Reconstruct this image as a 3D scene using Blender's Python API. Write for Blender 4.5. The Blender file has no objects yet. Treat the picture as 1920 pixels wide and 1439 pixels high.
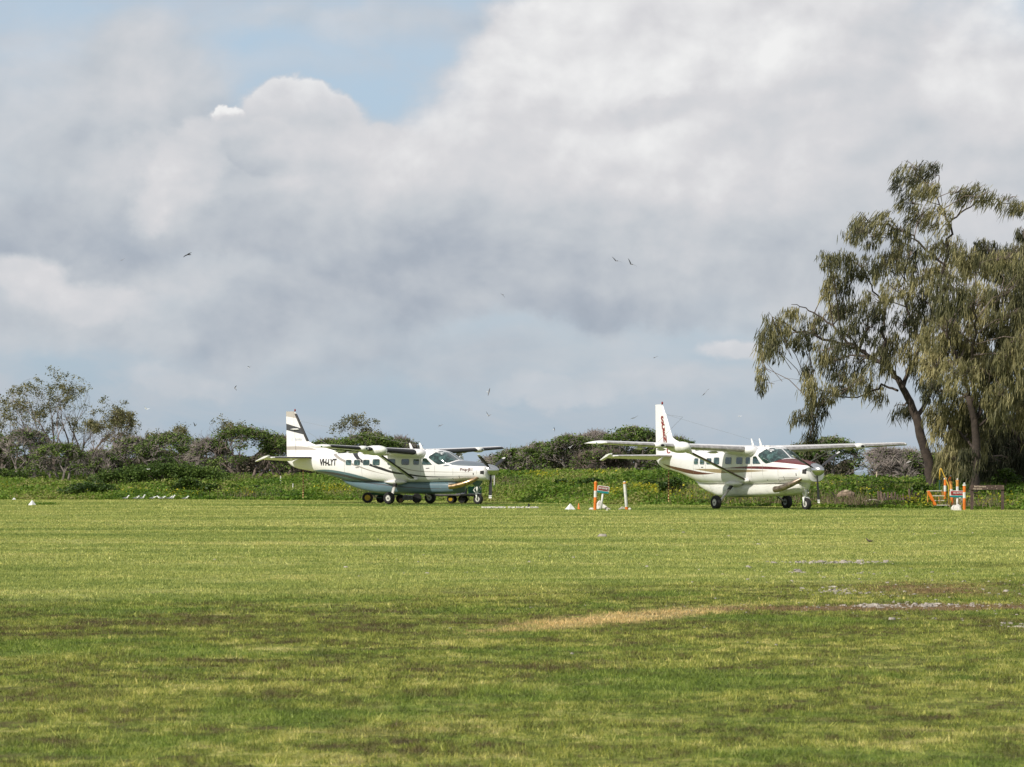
import bpy, math, random
import numpy as np
from mathutils import Vector, Matrix
from mathutils.bvhtree import BVHTree

R = math.radians
SC = bpy.context.scene
COL = SC.collection
random.seed(7)
rng = np.random.default_rng(11)

# ------------------------------------------------------------------ camera, sky, sun, exposure
F, CAMH, HZ = 6017.0, 1.6137, 882.66          # focal length in pixels of the 1920 wide photograph, eye height, horizon row
PITCH = math.atan((HZ - 719.5) / F)
cd = bpy.data.cameras.new('camera')
cam = bpy.data.objects.new('camera', cd); COL.objects.link(cam)
cam.location = (0, 0, CAMH)
cam.rotation_euler = (math.pi / 2 + PITCH, 0, 0)
cd.sensor_width = 36; cd.lens = 36 * F / 1920
cd.clip_start = 0.5; cd.clip_end = 12000
cd.dof.use_dof = True; cd.dof.focus_distance = 142; cd.dof.aperture_fstop = 12
SC.camera = cam

SUN_EL, SUN_AZ = R(38), R(180 + 48)          # azimuth from +Y clockwise
sl = bpy.data.lights.new('sun', 'SUN'); sl.energy = 4.2; sl.angle = R(0.6); sl.color = (1.0, 0.945, 0.865)
so = bpy.data.objects.new('sun', sl); COL.objects.link(so)
sdir = Vector((math.sin(SUN_AZ) * math.cos(SUN_EL), math.cos(SUN_AZ) * math.cos(SUN_EL), math.sin(SUN_EL)))
so.rotation_euler = sdir.to_track_quat('Z', 'Y').to_euler()
so.location = sdir * 50
SC.view_settings.view_transform = 'Standard'
SC.view_settings.look = 'None'
SC.view_settings.exposure = 0.0
SC.view_settings.gamma = 1.0
SC.view_settings.use_curve_mapping = False


class G:
    """small node graph helper"""
    def __init__(s, nt): s.nt = nt; s.l = nt.links
    def n(s, t, **k):
        x = s.nt.nodes.new(t)
        for a, b in k.items(): setattr(x, a, b)
        return x
    def put(s, sock, v):
        if isinstance(v, bpy.types.NodeSocket): s.l.new(v, sock)
        else: sock.default_value = v
    def m(s, op, a, b=None, c=None, clamp=False):
        x = s.n('ShaderNodeMath', operation=op); x.use_clamp = clamp
        s.put(x.inputs[0], a)
        if b is not None: s.put(x.inputs[1], b)
        if c is not None: s.put(x.inputs[2], c)
        return x.outputs[0]
    def add(s, a, b): return s.m('ADD', a, b)
    def sub(s, a, b): return s.m('SUBTRACT', a, b)
    def mul(s, a, b): return s.m('MULTIPLY', a, b)
    def vm(s, op, a, b=None, sc=None):
        x = s.n('ShaderNodeVectorMath', operation=op)
        s.put(x.inputs[0], a)
        if b is not None: s.put(x.inputs[1], b)
        if sc is not None: s.put(x.inputs['Scale'], sc)
        return x.outputs[1] if op in ('LENGTH', 'DISTANCE', 'DOT_PRODUCT') else x.outputs[0]
    def sep(s, v):
        x = s.n('ShaderNodeSeparateXYZ'); s.put(x.inputs[0], v); return x.outputs
    def comb(s, a, b, c):
        x = s.n('ShaderNodeCombineXYZ'); s.put(x.inputs[0], a); s.put(x.inputs[1], b); s.put(x.inputs[2], c); return x.outputs[0]
    def noise(s, v, sc, det=4, rough=.5, dist=0.0, col=False):
        x = s.n('ShaderNodeTexNoise'); s.put(x.inputs['Vector'], v)
        x.inputs['Scale'].default_value = sc; x.inputs['Detail'].default_value = det
        x.inputs['Roughness'].default_value = rough; x.inputs['Distortion'].default_value = dist
        return x.outputs['Color' if col else 'Fac']
    def step(s, v, a, b, lo=0.0, hi=1.0):
        x = s.n('ShaderNodeMapRange', interpolation_type='SMOOTHSTEP')
        s.put(x.inputs[0], v); s.put(x.inputs[1], a); s.put(x.inputs[2], b); s.put(x.inputs[3], lo); s.put(x.inputs[4], hi)
        return x.outputs[0]
    def mix(s, f, a, b, t='MIX'):
        x = s.n('ShaderNodeMix', data_type='RGBA', blend_type=t)
        s.put(x.inputs[0], f)
        for sock, v in ((x.inputs[6], a), (x.inputs[7], b)):
            s.put(sock, v if isinstance(v, bpy.types.NodeSocket) else (*v, 1))
        return x.outputs[2]
    def ramp(s, f, pts):
        x = s.n('ShaderNodeValToRGB'); s.put(x.inputs[0], f); e = x.color_ramp.elements
        while len(e) > 1: e.remove(e[-1])
        e[0].position = pts[0][0]; e[0].color = (*pts[0][1], 1)
        for p, c in pts[1:]:
            q = e.new(p); q.color = (*c, 1)
        return x.outputs[0]
    def curve(s, fac, pts, xmax=13.0, zmax=5.0):
        """float curve z(x), given in metres"""
        x = s.n('ShaderNodeFloatCurve'); s.put(x.inputs['Value'], s.m('DIVIDE', fac, xmax))
        c = x.mapping.curves[0]
        pts = sorted(pts)
        while len(c.points) < len(pts): c.points.new(0.5, 0.5)
        for p, (a, b) in zip(c.points, pts): p.location = (a / xmax, b / zmax)
        x.mapping.update()
        return s.mul(x.outputs[0], zmax)


def srgb(r, g, b):
    f = lambda c: ((c / 255 + .055) / 1.055) ** 2.4 if c > 10.3 else c / 255 / 12.92
    return (f(r), f(g), f(b))


def make_world():
    w = bpy.data.worlds.new('World'); SC.world = w; w.use_nodes = True
    nt = w.node_tree; nt.nodes.clear(); g = G(nt)
    out = g.n('ShaderNodeOutputWorld'); bg = g.n('ShaderNodeBackground')
    sky = g.n('ShaderNodeTexSky', sky_type='NISHITA'); sky.sun_disc = False
    sky.sun_elevation = SUN_EL; sky.sun_rotation = SUN_AZ
    sky.air_density = 1.0; sky.dust_density = 1.5; sky.ozone_density = 1.2
    d = g.n('ShaderNodeTexCoord').outputs['Generated']
    p = g.vm('SCALE', d, sc=F / 1920)
    X, Y, Z = g.sep(d)[:3]
    U = g.mul(g.m('ARCTAN2', X, Y), F / 1920)
    V = g.mul(g.m('ARCSINE', Z), F / 1920)
    q = g.comb(U, V, 0.0)
    ps = g.vm('MULTIPLY', p, (1.0, 1.0, 1.25))
    w1 = g.vm('SCALE', g.vm('SUBTRACT', g.noise(ps, 3.2, 3, .5, col=True), (.5, .5, .5)), sc=.16)
    w2 = g.vm('SCALE', g.vm('SUBTRACT', g.noise(ps, 11.0, 5, .62, col=True), (.5, .5, .5)), sc=.065)
    qw = g.vm('ADD', q, g.vm('ADD', w1, w2))
    qa, qb, _ = g.sep(qw)[:3]
    def blob(u, v, ru, rv, amp, rot=0.0):
        cx, cy = (u - 960) / 1920, (HZ - v) / 1920
        dx, dy = g.sub(qa, cx), g.sub(qb, cy)
        if rot:
            c, s_ = math.cos(R(rot)), math.sin(R(rot))
            dx, dy = g.add(g.mul(dx, c), g.mul(dy, s_)), g.sub(g.mul(dy, c), g.mul(dx, s_))
        a = g.m('DIVIDE', dx, ru / 1920); b = g.m('DIVIDE', dy, rv / 1920)
        e = g.m('EXPONENT', g.mul(g.add(g.mul(a, a), g.mul(b, b)), -1.0))
        return g.mul(e, amp)
    f1 = g.noise(ps, 2.6, 5, .50, .2)
    f2 = g.noise(g.vm('ADD', ps, (0.03, -0.0, -.04)), 2.6, 5, .50, .2)
    f3 = g.noise(ps, 7.0, 5, .50, .15)
    f4 = g.noise(g.vm('ADD', ps, (.012, 0, -.017)), 7.0, 5, .50, .15)
    emb = g.add(g.mul(g.sub(f2, f1), 1.2), g.mul(g.sub(f4, f3), 1.3))
    edge = g.add(g.mul(g.sub(f3, .5), 1.0), g.mul(g.sub(f1, .5), .8))
    # general cover and tone, for all of the sky; then single cloud bodies laid over it, far to near
    base_cov = g.mul(g.step(g.add(g.add(f1, g.mul(V, .35)), g.mul(g.sub(f3, .5), .4)), .52, .72), g.step(V, .42, .60))
    state = [base_cov, g.add(.55, g.mul(g.sub(f1, .5), .6))]
    def puff(u, v, ru, rv, tone, grad=0.0, alpha=1.0, soft=.18, rot=0.0, rag=.7):
        cx, cy = (u - 960) / 1920, (HZ - v) / 1920
        dx, dy = g.sub(qa, cx), g.sub(qb, cy); up = dy
        if rot:
            c, s_ = math.cos(R(rot)), math.sin(R(rot))
            dx, dy = g.add(g.mul(dx, c), g.mul(dy, s_)), g.sub(g.mul(dy, c), g.mul(dx, s_))
        a = g.m('DIVIDE', dx, ru / 1920); b = g.m('DIVIDE', dy, rv / 1920)
        r_ = g.m('SQRT', g.add(g.mul(a, a), g.mul(b, b)))
        r_ = g.add(r_, g.mul(edge, rag))
        m_ = g.mul(g.step(r_, 1 + soft, 1 - soft, 0.0, 1.0) if False else g.m('SUBTRACT', 1.0, g.step(r_, 1 - soft, 1 + soft)), alpha)
        t = g.add(tone, g.mul(g.m('DIVIDE', up, rv / 1920), grad)) if grad else tone
        cov, sh = state
        # keep tone of what lies behind in proportion
        state[1] = g.add(g.mul(sh, g.m('SUBTRACT', 1.0, m_)), g.mul(m_, t))
        state[0] = g.m('SUBTRACT', 1.0, g.mul(g.m('SUBTRACT', 1.0, cov), g.m('SUBTRACT', 1.0, m_)))
    for P_ in (
        (90, 130, 230, 130, .66, .05, .55, .6), (20, 320, 200, 200, .62, .05, .8, .5), (290, 150, 150, 180, .50, .08, .85, .4, 30), (240, 260, 190, 200, .55, .05, .85, .4, 30),
        (960, 190, 170, 130, .72, .05, .85, .3), (560, 205, 130, 70, .76, .16, .95, .12), (424, 206, 36, 24, 1.0, .05, 1.0, .15), (640, 25, 330, 36, .66, .03, .55, .8, -3, .5), (560, 110, 200, 30, .64, .0, .30, .9, 5, .8), (470, 340, 320, 150, .54, .20, .95, .10),
        (330, 340, 80, 130, .74, .06, .9, .3, -30), (650, 340, 200, 120, .50, .20, .9, .12), (520, 270, 110, 60, .62, .18, .8, .12), (1300, 160, 470, 300, .80, .09, 1.0, .11, 8, .5), (1700, 330, 420, 400, .66, .04, 1.0, .3), (1000, 370, 400, 170, .66, .16, .95, .3, 0, .6), (760, 400, 170, 110, .60, .20, .85, .14), (820, 340, 210, 120, .72, .06, .7, .35),
        (1220, 70, 240, 130, .92, .06, .75, .5), (1870, 150, 120, 110, .84, .02, .6, .6), (1150, 290, 260, 90, .74, .05, .7, .5), (1430, 220, 170, 80, .55, -.04, .55, .6), (1230, 190, 90, 34, .56, .0, .5, .5), (1560, 120, 180, 70, .72, .04, .6, .5), (1600, 330, 200, 90, .70, .04, .6, .5),
        (1300, 440, 420, 90, .50, .14, .7, .5, 0, .4), (620, 470, 420, 110, .50, .10, .75, .45), (880, 505, 460, 90, .44, .14, .85, .5, 0, .35), (980, 560, 420, 46, .32, .12, .8, .6, 0, .3), (1200, 585, 220, 26, .32, .05, .5, .8, 0, .3), (1000, 640, 700, 60, .52, .03, .3, .8, 0, .4),
        (130, 470, 260, 120, .42, .10, .85, .3), (240, 535, 170, 46, .28, .06, .7, .5), (300, 610, 420, 90, .56, .10, .75, .5), (170, 600, 150, 38, .76, .05, .75, .4), (45, 545, 70, 60, .80, .08, .8, .35), (60, 660, 220, 60, .56, .08, .6, .5),
        (265, 375, 60, 44, .80, .0, .7, .5, 55, 1.3), (420, 510, 90, 40, .66, .05, .6, .5), (560, 660, 340, 60, .46, .05, .4, .7), (700, 590, 300, 40, .42, .05, .5, .6),
        (1370, 655, 58, 32, .70, .08, .75, .3), (1065, 745, 110, 26, .62, .05, .55, .4), (370, 735, 80, 26, .62, .05, .5, .4), (1230, 720, 130, 26, .52, .05, .4, .5), (900, 690, 200, 40, .44, .03, .4, .7), (1480, 760, 240, 60, .45, .02, .35, .7)):
        puff(*P_)
    cover, sh = state
    shade = g.add(g.add(g.add(g.mul(g.sub(sh, .60), 1.30), .57), g.mul(emb, .95)), g.mul(g.sub(f3, .5), .20))
    cc = g.ramp(shade, [(0.0, srgb(150, 160, 174)), (.25, srgb(172, 180, 191)), (.5, srgb(196, 201, 207)),
                        (.75, srgb(216, 216, 219)), (1.0, srgb(240, 240, 240))])
    # thin veil and clear sky between the clouds
    hz = g.step(V, 0.0, .42)
    clear = g.mix(hz, srgb(177, 196, 213), srgb(184, 206, 226))
    thin = g.mix(g.step(g.noise(g.vm('MULTIPLY', p, (1, 1, 2.6)), 4.5, 6, .6, .4), .38, .68), clear, srgb(196, 204, 215))
    nis = g.vm('SCALE', sky.outputs[0], sc=.10)
    clear2 = g.mix(.82, nis, thin)
    fin = g.mix(cover, clear2, cc)
    below = g.step(Z, -.03, 0.0)
    fin = g.mix(below, srgb(150, 170, 190), fin)
    nt.links.new(fin, bg.inputs[0]); bg.inputs[1].default_value = 1.0
    nt.links.new(bg.outputs[0], out.inputs[0])
    w.cycles.sampling_method = 'MANUAL'; w.cycles.sample_map_resolution = 512
make_world()

# ------------------------------------------------------------------ placing helpers
def gp(u, v):
    """ground point seen at a pixel of the photograph"""
    d = F * CAMH / (v - HZ)
    return Vector(((u - 960) / F * d, d, 0))
def at(u, v, Y):
    """point at depth Y seen at pixel"""
    a = math.atan((719.5 - v) / F) + PITCH
    return Vector(((u - 960) / F * Y, Y, CAMH + math.tan(a) * Y))

def tag(o, label=None, cat=None, group=None, kind=None):
    if label: o['label'] = label
    if cat: o['category'] = cat
    if group: o['group'] = group
    if kind: o['kind'] = kind
    return o
def empty(name, loc=(0, 0, 0), rz=0.0):
    o = bpy.data.objects.new(name, None); COL.objects.link(o)
    o.location = loc; o.rotation_euler = (0, 0, rz); o.empty_display_size = .3
    return o

class MB:
    def __init__(s): s.v = []; s.f = []; s.mi = []
    def poly(s, pts, m=0):
        i = len(s.v); s.v += [tuple(p) for p in pts]; s.f.append(tuple(range(i, i + len(pts)))); s.mi.append(m)
    def box(s, c, size, rz=0.0, m=0, rx=0.0, ry=0.0):
        M = Matrix.Rotation(rz, 3, 'Z') @ Matrix.Rotation(ry, 3, 'Y') @ Matrix.Rotation(rx, 3, 'X')
        c = Vector(c); i = len(s.v)
        for z in (-.5, .5):
            for x, y in ((-.5, -.5), (.5, -.5), (.5, .5), (-.5, .5)):
                s.v.append(tuple(c + M @ Vector((x * size[0], y * size[1], z * size[2]))))
        for f in ((3, 2, 1, 0), (4, 5, 6, 7), (0, 1, 5, 4), (1, 2, 6, 5), (2, 3, 7, 6), (3, 0, 4, 7)):
            s.f.append(tuple(i + k for k in f)); s.mi.append(m)
        return s
    def rings(s, rs, m=0, cap=True, closed=True):
        """loft rings of equal point count"""
        i0 = len(s.v); n = len(rs[0])
        for r in rs: s.v += [tuple(p) for p in r]
        for k in range(len(rs) - 1):
            a = i0 + k * n; b = a + n
            for j in range(n if closed else n - 1):
                j2 = (j + 1) % n
                s.f.append((a + j, a + j2, b + j2, b + j)); s.mi.append(m)
        if cap:
            s.f.append(tuple(i0 + j for j in reversed(range(n)))); s.mi.append(m)
            e = i0 + (len(rs) - 1) * n
            s.f.append(tuple(e + j for j in range(n))); s.mi.append(m)
        return s
    def tube(s, pts, rad, n=6, m=0, cap=True, flat=None):
        pts = [Vector(p) for p in pts]
        if not hasattr(rad, '__len__'): rad = [rad] * len(pts)
        rs = []
        t0 = None
        for k, p in enumerate(pts):
            t = (pts[min(k + 1, len(pts) - 1)] - pts[max(k - 1, 0)])
            t = t.normalized() if t.length > 1e-9 else Vector((0, 0, 1))
            if t0 is None:
                a = t.orthogonal().normalized() if flat is None else (Vector(flat) - t * t.dot(Vector(flat))).normalized()
            else:
                a = (a - t * t.dot(a)); a = a.normalized() if a.length > 1e-6 else t.orthogonal().normalized()
            t0 = t
            b = t.cross(a)
            ra = rad[k]
            ra, rb = (ra if hasattr(ra, '__len__') else (ra, ra))
            rs.append([p + a * (math.cos(2 * math.pi * j / n) * ra) + b * (math.sin(2 * math.pi * j / n) * rb) for j in range(n)])
        return s.rings(rs, m, cap)
    def lathe(s, prof, c=(0, 0, 0), axis='Z', n=20, m=0, cap=True):
        """prof: (r, h) list"""
        c = Vector(c); rs = []
        for r, h in prof:
            ring = []
            for j in range(n):
                a = 2 * math.pi * j / n; x, y = r * math.cos(a), r * math.sin(a)
                ring.append(c + (Vector((x, y, h)) if axis == 'Z' else Vector((h, x, y)) if axis == 'X' else Vector((y, h, x))))
            rs.append(ring)
        return s.rings(rs, m, cap)
    def mesh(s, name, smooth=False):
        me = bpy.data.meshes.new(name); me.from_pydata(s.v, [], s.f)
        me.polygons.foreach_set('material_index', s.mi)
        if smooth: me.polygons.foreach_set('use_smooth', [True] * len(s.f))
        me.update(); return me
    def build(s, name, mats, parent=None, smooth=False, loc=None, sharp=None):
        me = s.mesh(name, smooth)
        for m in (mats if isinstance(mats, (list, tuple)) else [mats]): me.materials.append(m)
        if smooth and sharp: me.set_sharp_from_angle(angle=R(sharp))
        o = bpy.data.objects.new(name, me); COL.objects.link(o)
        if parent: o.parent = parent
        if loc is not None: o.location = loc
        return o

def np_mesh(name, V, Fa, mats, attrs=None, parent=None, smooth=False, mi=None):
    """V (n,3), Fa (m,3|4) arrays; attrs: dict of per-vertex floats"""
    me = bpy.data.meshes.new(name); k = Fa.shape[1]; m = len(Fa)
    me.vertices.add(len(V)); me.vertices.foreach_set('co', np.ascontiguousarray(V, dtype=np.float32).ravel())
    me.loops.add(m * k); me.loops.foreach_set('vertex_index', np.ascontiguousarray(Fa, dtype=np.int32).ravel())
    me.polygons.add(m); me.polygons.foreach_set('loop_start', np.arange(0, m * k, k, dtype=np.int32))
    me.polygons.foreach_set('loop_total', np.full(m, k, dtype=np.int32))
    if smooth: me.polygons.foreach_set('use_smooth', np.ones(m, dtype=bool))
    if mi is not None: me.polygons.foreach_set('material_index', mi.astype(np.int32))
    me.update(calc_edges=True)
    for n_, a in (attrs or {}).items():
        at_ = me.attributes.new(n_, 'FLOAT', 'POINT'); at_.data.foreach_set('value', np.ascontiguousarray(a, dtype=np.float32))
    for x in (mats if isinstance(mats, (list, tuple)) else [mats]): me.materials.append(x)
    o = bpy.data.objects.new(name, me); COL.objects.link(o)
    if parent: o.parent = parent
    return o

# ------------------------------------------------------------------ materials
def newmat(name):
    m = bpy.data.materials.new(name); m.use_nodes = True; nt = m.node_tree; nt.nodes.clear()
    g = G(nt); out = g.n('ShaderNodeOutputMaterial'); return m, g, out
def pbr(name, col, rough=.5, metal=0.0, var=.12, vscale=4.0, spec=.5, bump=0.0, coat=0.0):
    m, g, out = newmat(name); b = g.n('ShaderNodeBsdfPrincipled')
    co = g.n('ShaderNodeTexCoord').outputs['Object']
    nz = g.noise(co, vscale, 5, .6)
    c = g.mix(g.step(nz, .35, .7), tuple(x * (1 - var) for x in col), tuple(min(1, x * (1 + var * .6)) for x in col))
    g.put(b.inputs['Base Color'], c)
    g.put(b.inputs['Roughness'], g.m('MULTIPLY_ADD', nz, .2, rough - .1)); b.inputs['Metallic'].default_value = metal
    b.inputs['Specular IOR Level'].default_value = spec; b.inputs['Coat Weight'].default_value = coat
    b.inputs['Coat Roughness'].default_value = .08
    if bump:
        bp = g.n('ShaderNodeBump'); bp.inputs['Strength'].default_value = bump; bp.inputs['Distance'].default_value = .02
        g.put(bp.inputs['Height'], g.noise(co, vscale * 5, 5, .6)); g.put(b.inputs['Normal'], bp.outputs[0])
    g.l.new(b.outputs[0], out.inputs[0]); return m

def leafmat(name, cols, trans=.35, rough=.6, big=.25):
    """cols: ramp over the per-leaf tint; light passes through the leaf"""
    m, g, out = newmat(name)
    a = g.n('ShaderNodeAttribute', attribute_name='tint').outputs['Fac']
    co = g.n('ShaderNodeNewGeometry').outputs['Position']
    t = g.add(a, g.mul(g.sub(g.noise(co, big, 3, .6), .5), .7))
    n = len(cols)
    c = g.ramp(t, [(.12 + .76 * i / max(1, n - 1), k) for i, k in enumerate(cols)])
    d = g.n('ShaderNodeBsdfPrincipled'); g.put(d.inputs['Base Color'], c); d.inputs['Roughness'].default_value = rough
    d.inputs['Specular IOR Level'].default_value = .25
    tr = g.n('ShaderNodeBsdfTranslucent'); g.put(tr.inputs[0], c)
    mx = g.n('ShaderNodeMixShader'); mx.inputs[0].default_value = trans
    g.l.new(d.outputs[0], mx.inputs[1]); g.l.new(tr.outputs[0], mx.inputs[2]); g.l.new(mx.outputs[0], out.inputs[0])
    return m

def lawn_colour(g, pos, fine=True):
    """colour of the mown grass from world position (shared by soil sheet and blades)"""
    X, Y, Z = g.sep(pos)[:3]
    flat = g.comb(X, Y, 0.0)
    st = g.vm('MULTIPLY', flat, (.35, 1.0, 1.0))
    n1 = g.noise(st, .16, 4, .55, .3)
    n2 = g.add(g.mul(g.noise(g.vm('MULTIPLY', flat, (.8, .8, 1)), 1.3, 4, .6, .3), .42), g.mul(g.noise(g.vm('MULTIPLY', flat, (1.1, .6, 1)), 4.6, 5, .7, .2), .58))
    n3 = g.noise(g.vm('MULTIPLY', flat, (.3, 1, 1)), .22, 4, .65)
    far = g.step(g.add(Y, g.add(g.mul(g.sub(n1, .5), 30), g.mul(X, -1.0))), 40, 50)
    near_c = g.ramp(g.add(g.mul(n2, .85), g.mul(n1, .15)), [(.40, (.098, .082, .038)), (.45, (.135, .132, .042)), (.49, (.160, .198, .040)), (.535, (.27, .290, .068)), (.60, (.43, .41, .15))])
    far_c = g.ramp(g.add(g.mul(n3, .45), g.mul(n2, .55)), [(.40, (.165, .215, .055)), (.46, (.235, .28, .076)), (.51, (.305, .34, .10)), (.58, (.40, .40, .15))])
    c = g.mix(far, near_c, far_c)
    green = g.step(g.noise(flat, .33, 4, .6, .5), .5, .62)
    c = g.mix(g.mul(green, g.m('SUBTRACT', .55, g.mul(far, .30))), c, (.105, .185, .026))
    # lush green around the parked aircraft and along the verge
    def el(cx, cy, rx, ry, sl=0.0):
        dx = g.sub(X, cx); dy = g.sub(g.sub(Y, cy), g.mul(dx, sl))
        a = g.m('DIVIDE', dx, rx); b = g.m('DIVIDE', dy, ry)
        return g.m('EXPONENT', g.mul(g.add(g.mul(a, a), g.mul(b, b)), -1.0))
    e = g.add(el(-4, 150, 9, 6), el(10, 133, 8, 5))
    c = g.mix(g.mul(g.step(e, .1, .7), .7), c, (.105, .185, .030))
    wob = g.add(g.mul(g.sub(g.noise(flat, 1.3, 5, .7), .5), 1.0), g.mul(g.sub(g.noise(g.vm('MULTIPLY', flat, (1.5, .7, 1)), 7.0, 4, .7), .5), 1.3))
    # burnt strip and bare soil
    b1 = g.step(g.add(el(1.3, 35.6, 2.1, 1.9, 1.9), wob), .40, .95)
    c = g.mix(g.mul(b1, .85), c, (.56, .43, .21))
    b2 = g.step(g.add(g.add(el(4.4, 38.0, 2.9, 1.0, .05), g.mul(el(5.8, 44.0, 2.0, 4.5), .75)), wob), .45, .85)
    c = g.mix(g.mul(b2, .85), c, (.20, .125, .075))
    b3 = g.step(g.noise(g.vm('MULTIPLY', flat, (.5, 1, 1)), 1.6, 5, .7, .4), .55, .62)
    c = g.mix(g.mul(g.mul(b3, g.m('SUBTRACT', 1.0, far)), .42), c, (.13, .10, .052))
    return c

def ground_mat():
    m, g, out = newmat('lawn')
    pos = g.n('ShaderNodeNewGeometry').outputs['Position']
    c = lawn_colour(g, pos)
    X, Y, Z = g.sep(pos)[:3]
    fn = g.noise(g.vm('MULTIPLY', pos, (1, .55, 1)), 9.0, 6, .7)
    f2 = g.noise(pos, 34.0, 4, .6)
    k = g.add(g.mul(fn, .9), g.mul(f2, .5))
    c = g.mix(1.0, c, g.ramp(k, [(.42, (.50, .49, .46)), (.70, (1.0, .98, .95)), (.95, (1.45, 1.38, 1.25))]), 'MULTIPLY')
    # bank soil, dark under the weeds
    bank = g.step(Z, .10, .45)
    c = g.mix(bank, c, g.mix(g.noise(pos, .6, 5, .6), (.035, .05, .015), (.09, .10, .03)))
    b = g.n('ShaderNodeBsdfPrincipled'); g.put(b.inputs['Base Color'], c); b.inputs['Roughness'].default_value = .95
    b.inputs['Specular IOR Level'].default_value = .1
    bp = g.n('ShaderNodeBump'); bp.inputs['Strength'].default_value = .9; bp.inputs['Distance'].default_value = .06
    g.put(bp.inputs['Height'], k); g.put(b.inputs['Normal'], bp.outputs[0])
    g.l.new(b.outputs[0], out.inputs[0]); return m

def blade_mat():
    m, g, out = newmat('grass_blade')
    pos = g.n('ShaderNodeNewGeometry').outputs['Position']
    a = g.n('ShaderNodeAttribute', attribute_name='tint').outputs['Fac']
    c = lawn_colour(g, pos)
    k = g.ramp(a, [(0.0, (.62, .70, .56)), (.4, (1.18, 1.16, 1.08)), (.75, (1.75, 1.60, 1.45)), (1.0, (2.3, 2.1, 2.3))])
    c = g.mix(1.0, c, k, 'MULTIPLY')
    d = g.n('ShaderNodeBsdfPrincipled'); g.put(d.inputs['Base Color'], c); d.inputs['Roughness'].default_value = .55
    d.inputs['Specular IOR Level'].default_value = .3
    tr = g.n('ShaderNodeBsdfTranslucent'); g.put(tr.inputs[0], c)
    mx = g.n('ShaderNodeMixShader'); mx.inputs[0].default_value = .35
    g.l.new(d.outputs[0], mx.inputs[1]); g.l.new(tr.outputs[0], mx.inputs[2]); g.l.new(mx.outputs[0], out.inputs[0])
    return m

M_LAWN = ground_mat(); M_BLADE = blade_mat()
M_WEED = leafmat('weed_leaf', [(.045, .095, .010), (.095, .180, .017), (.155, .255, .027), (.23, .30, .048), (.32, .30, .11)], .35)
M_BUSH = leafmat('bush_leaf', [(.022, .045, .009), (.04, .078, .012), (.07, .12, .018), (.12, .18, .03)], .25, .45)
M_YELL = leafmat('yellow_weed', [(.14, .19, .02), (.28, .30, .025), (.45, .42, .03), (.55, .50, .04)], .35)
M_DRY = leafmat('dry_stalk', [(.13, .10, .06), (.20, .16, .10), (.30, .24, .15)], .2)
M_PISO = leafmat('pisonia_leaf', [(.045, .082, .018), (.085, .140, .027), (.135, .205, .038), (.20, .26, .06)], .3)
M_OLIVE = leafmat('olive_leaf', [(.075, .082, .034), (.14, .145, .058), (.22, .21, .088), (.30, .265, .13)], .3)
M_CAS = leafmat('casuarina_needle', [(.045, .050, .026), (.125, .125, .060), (.26, .238, .110), (.43, .38, .185)], .3, .6, .55)
M_BARK = pbr('dark_bark', (.062, .046, .036), .9, var=.45, vscale=3.5, bump=.8)
M_TWIG = pbr('grey_twig', (.27, .23, .205), .9, var=.35, vscale=1.5)
M_TWIGD = pbr('brown_twig', (.19, .145, .12), .9, var=.35, vscale=1.5)

# ------------------------------------------------------------------ terrain
EX = np.array([-300, -60, -28.5, -19.4, -9.3, 0, 3.1, 7, 10.5, 13.8, 17.4, 20.8, 60, 300.])
EY = np.array([190, 184, 179, 177, 174, 165, 156, 150, 144.5, 139.5, 136, 132.5, 125, 118.])
def edgeY(x): return np.interp(x, EX, EY)
def vnoise(x, y, s, seed=0):
    """value noise, numpy"""
    x = np.asarray(x, float) / s + seed * 17.3; y = np.asarray(y, float) / s + seed * 9.1
    xi = np.floor(x); yi = np.floor(y); fx = x - xi; fy = y - yi
    fx = fx * fx * (3 - 2 * fx); fy = fy * fy * (3 - 2 * fy)
    def h(a, b):
        v = np.sin(a * 127.1 + b * 311.7 + seed * 74.7) * 43758.5453
        return v - np.floor(v)
    return (h(xi, yi) * (1 - fx) + h(xi + 1, yi) * fx) * (1 - fy) + (h(xi, yi + 1) * (1 - fx) + h(xi + 1, yi + 1) * fx) * fy
def height(x, y):
    x = np.asarray(x, float); y = np.asarray(y, float)
    e = edgeY(x) + (vnoise(x, y * 0, 6, 3) - .5) * 1.6
    s = np.clip((y - e) / 24.0, 0, 1); s2 = np.clip((y - e) / 5.0, 0, 1)
    top = 1.02 + .12 * np.sin(x * .13 + 1) + np.where((x > -3) & (x < 9), .14, 0) * 1
    h = top * (.72 * s * s * (3 - 2 * s) + .28 * s2 * s2 * (3 - 2 * s2))
    h = h + np.clip(s * 3, 0, 1) * ((vnoise(x, y, 4.5, 1) - .5) * .35 + (vnoise(x, y, 1.6, 2) - .5) * .12)
    d = np.clip((y - e - 75) / 60, 0, 1); h = h * (1 - d) - 3.2 * d
    return h + np.where(y < e, (vnoise(x, y, 2.3, 5) - .5) * .02 + (vnoise(x, y, 9, 6) - .5) * .05, 0)

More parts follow.
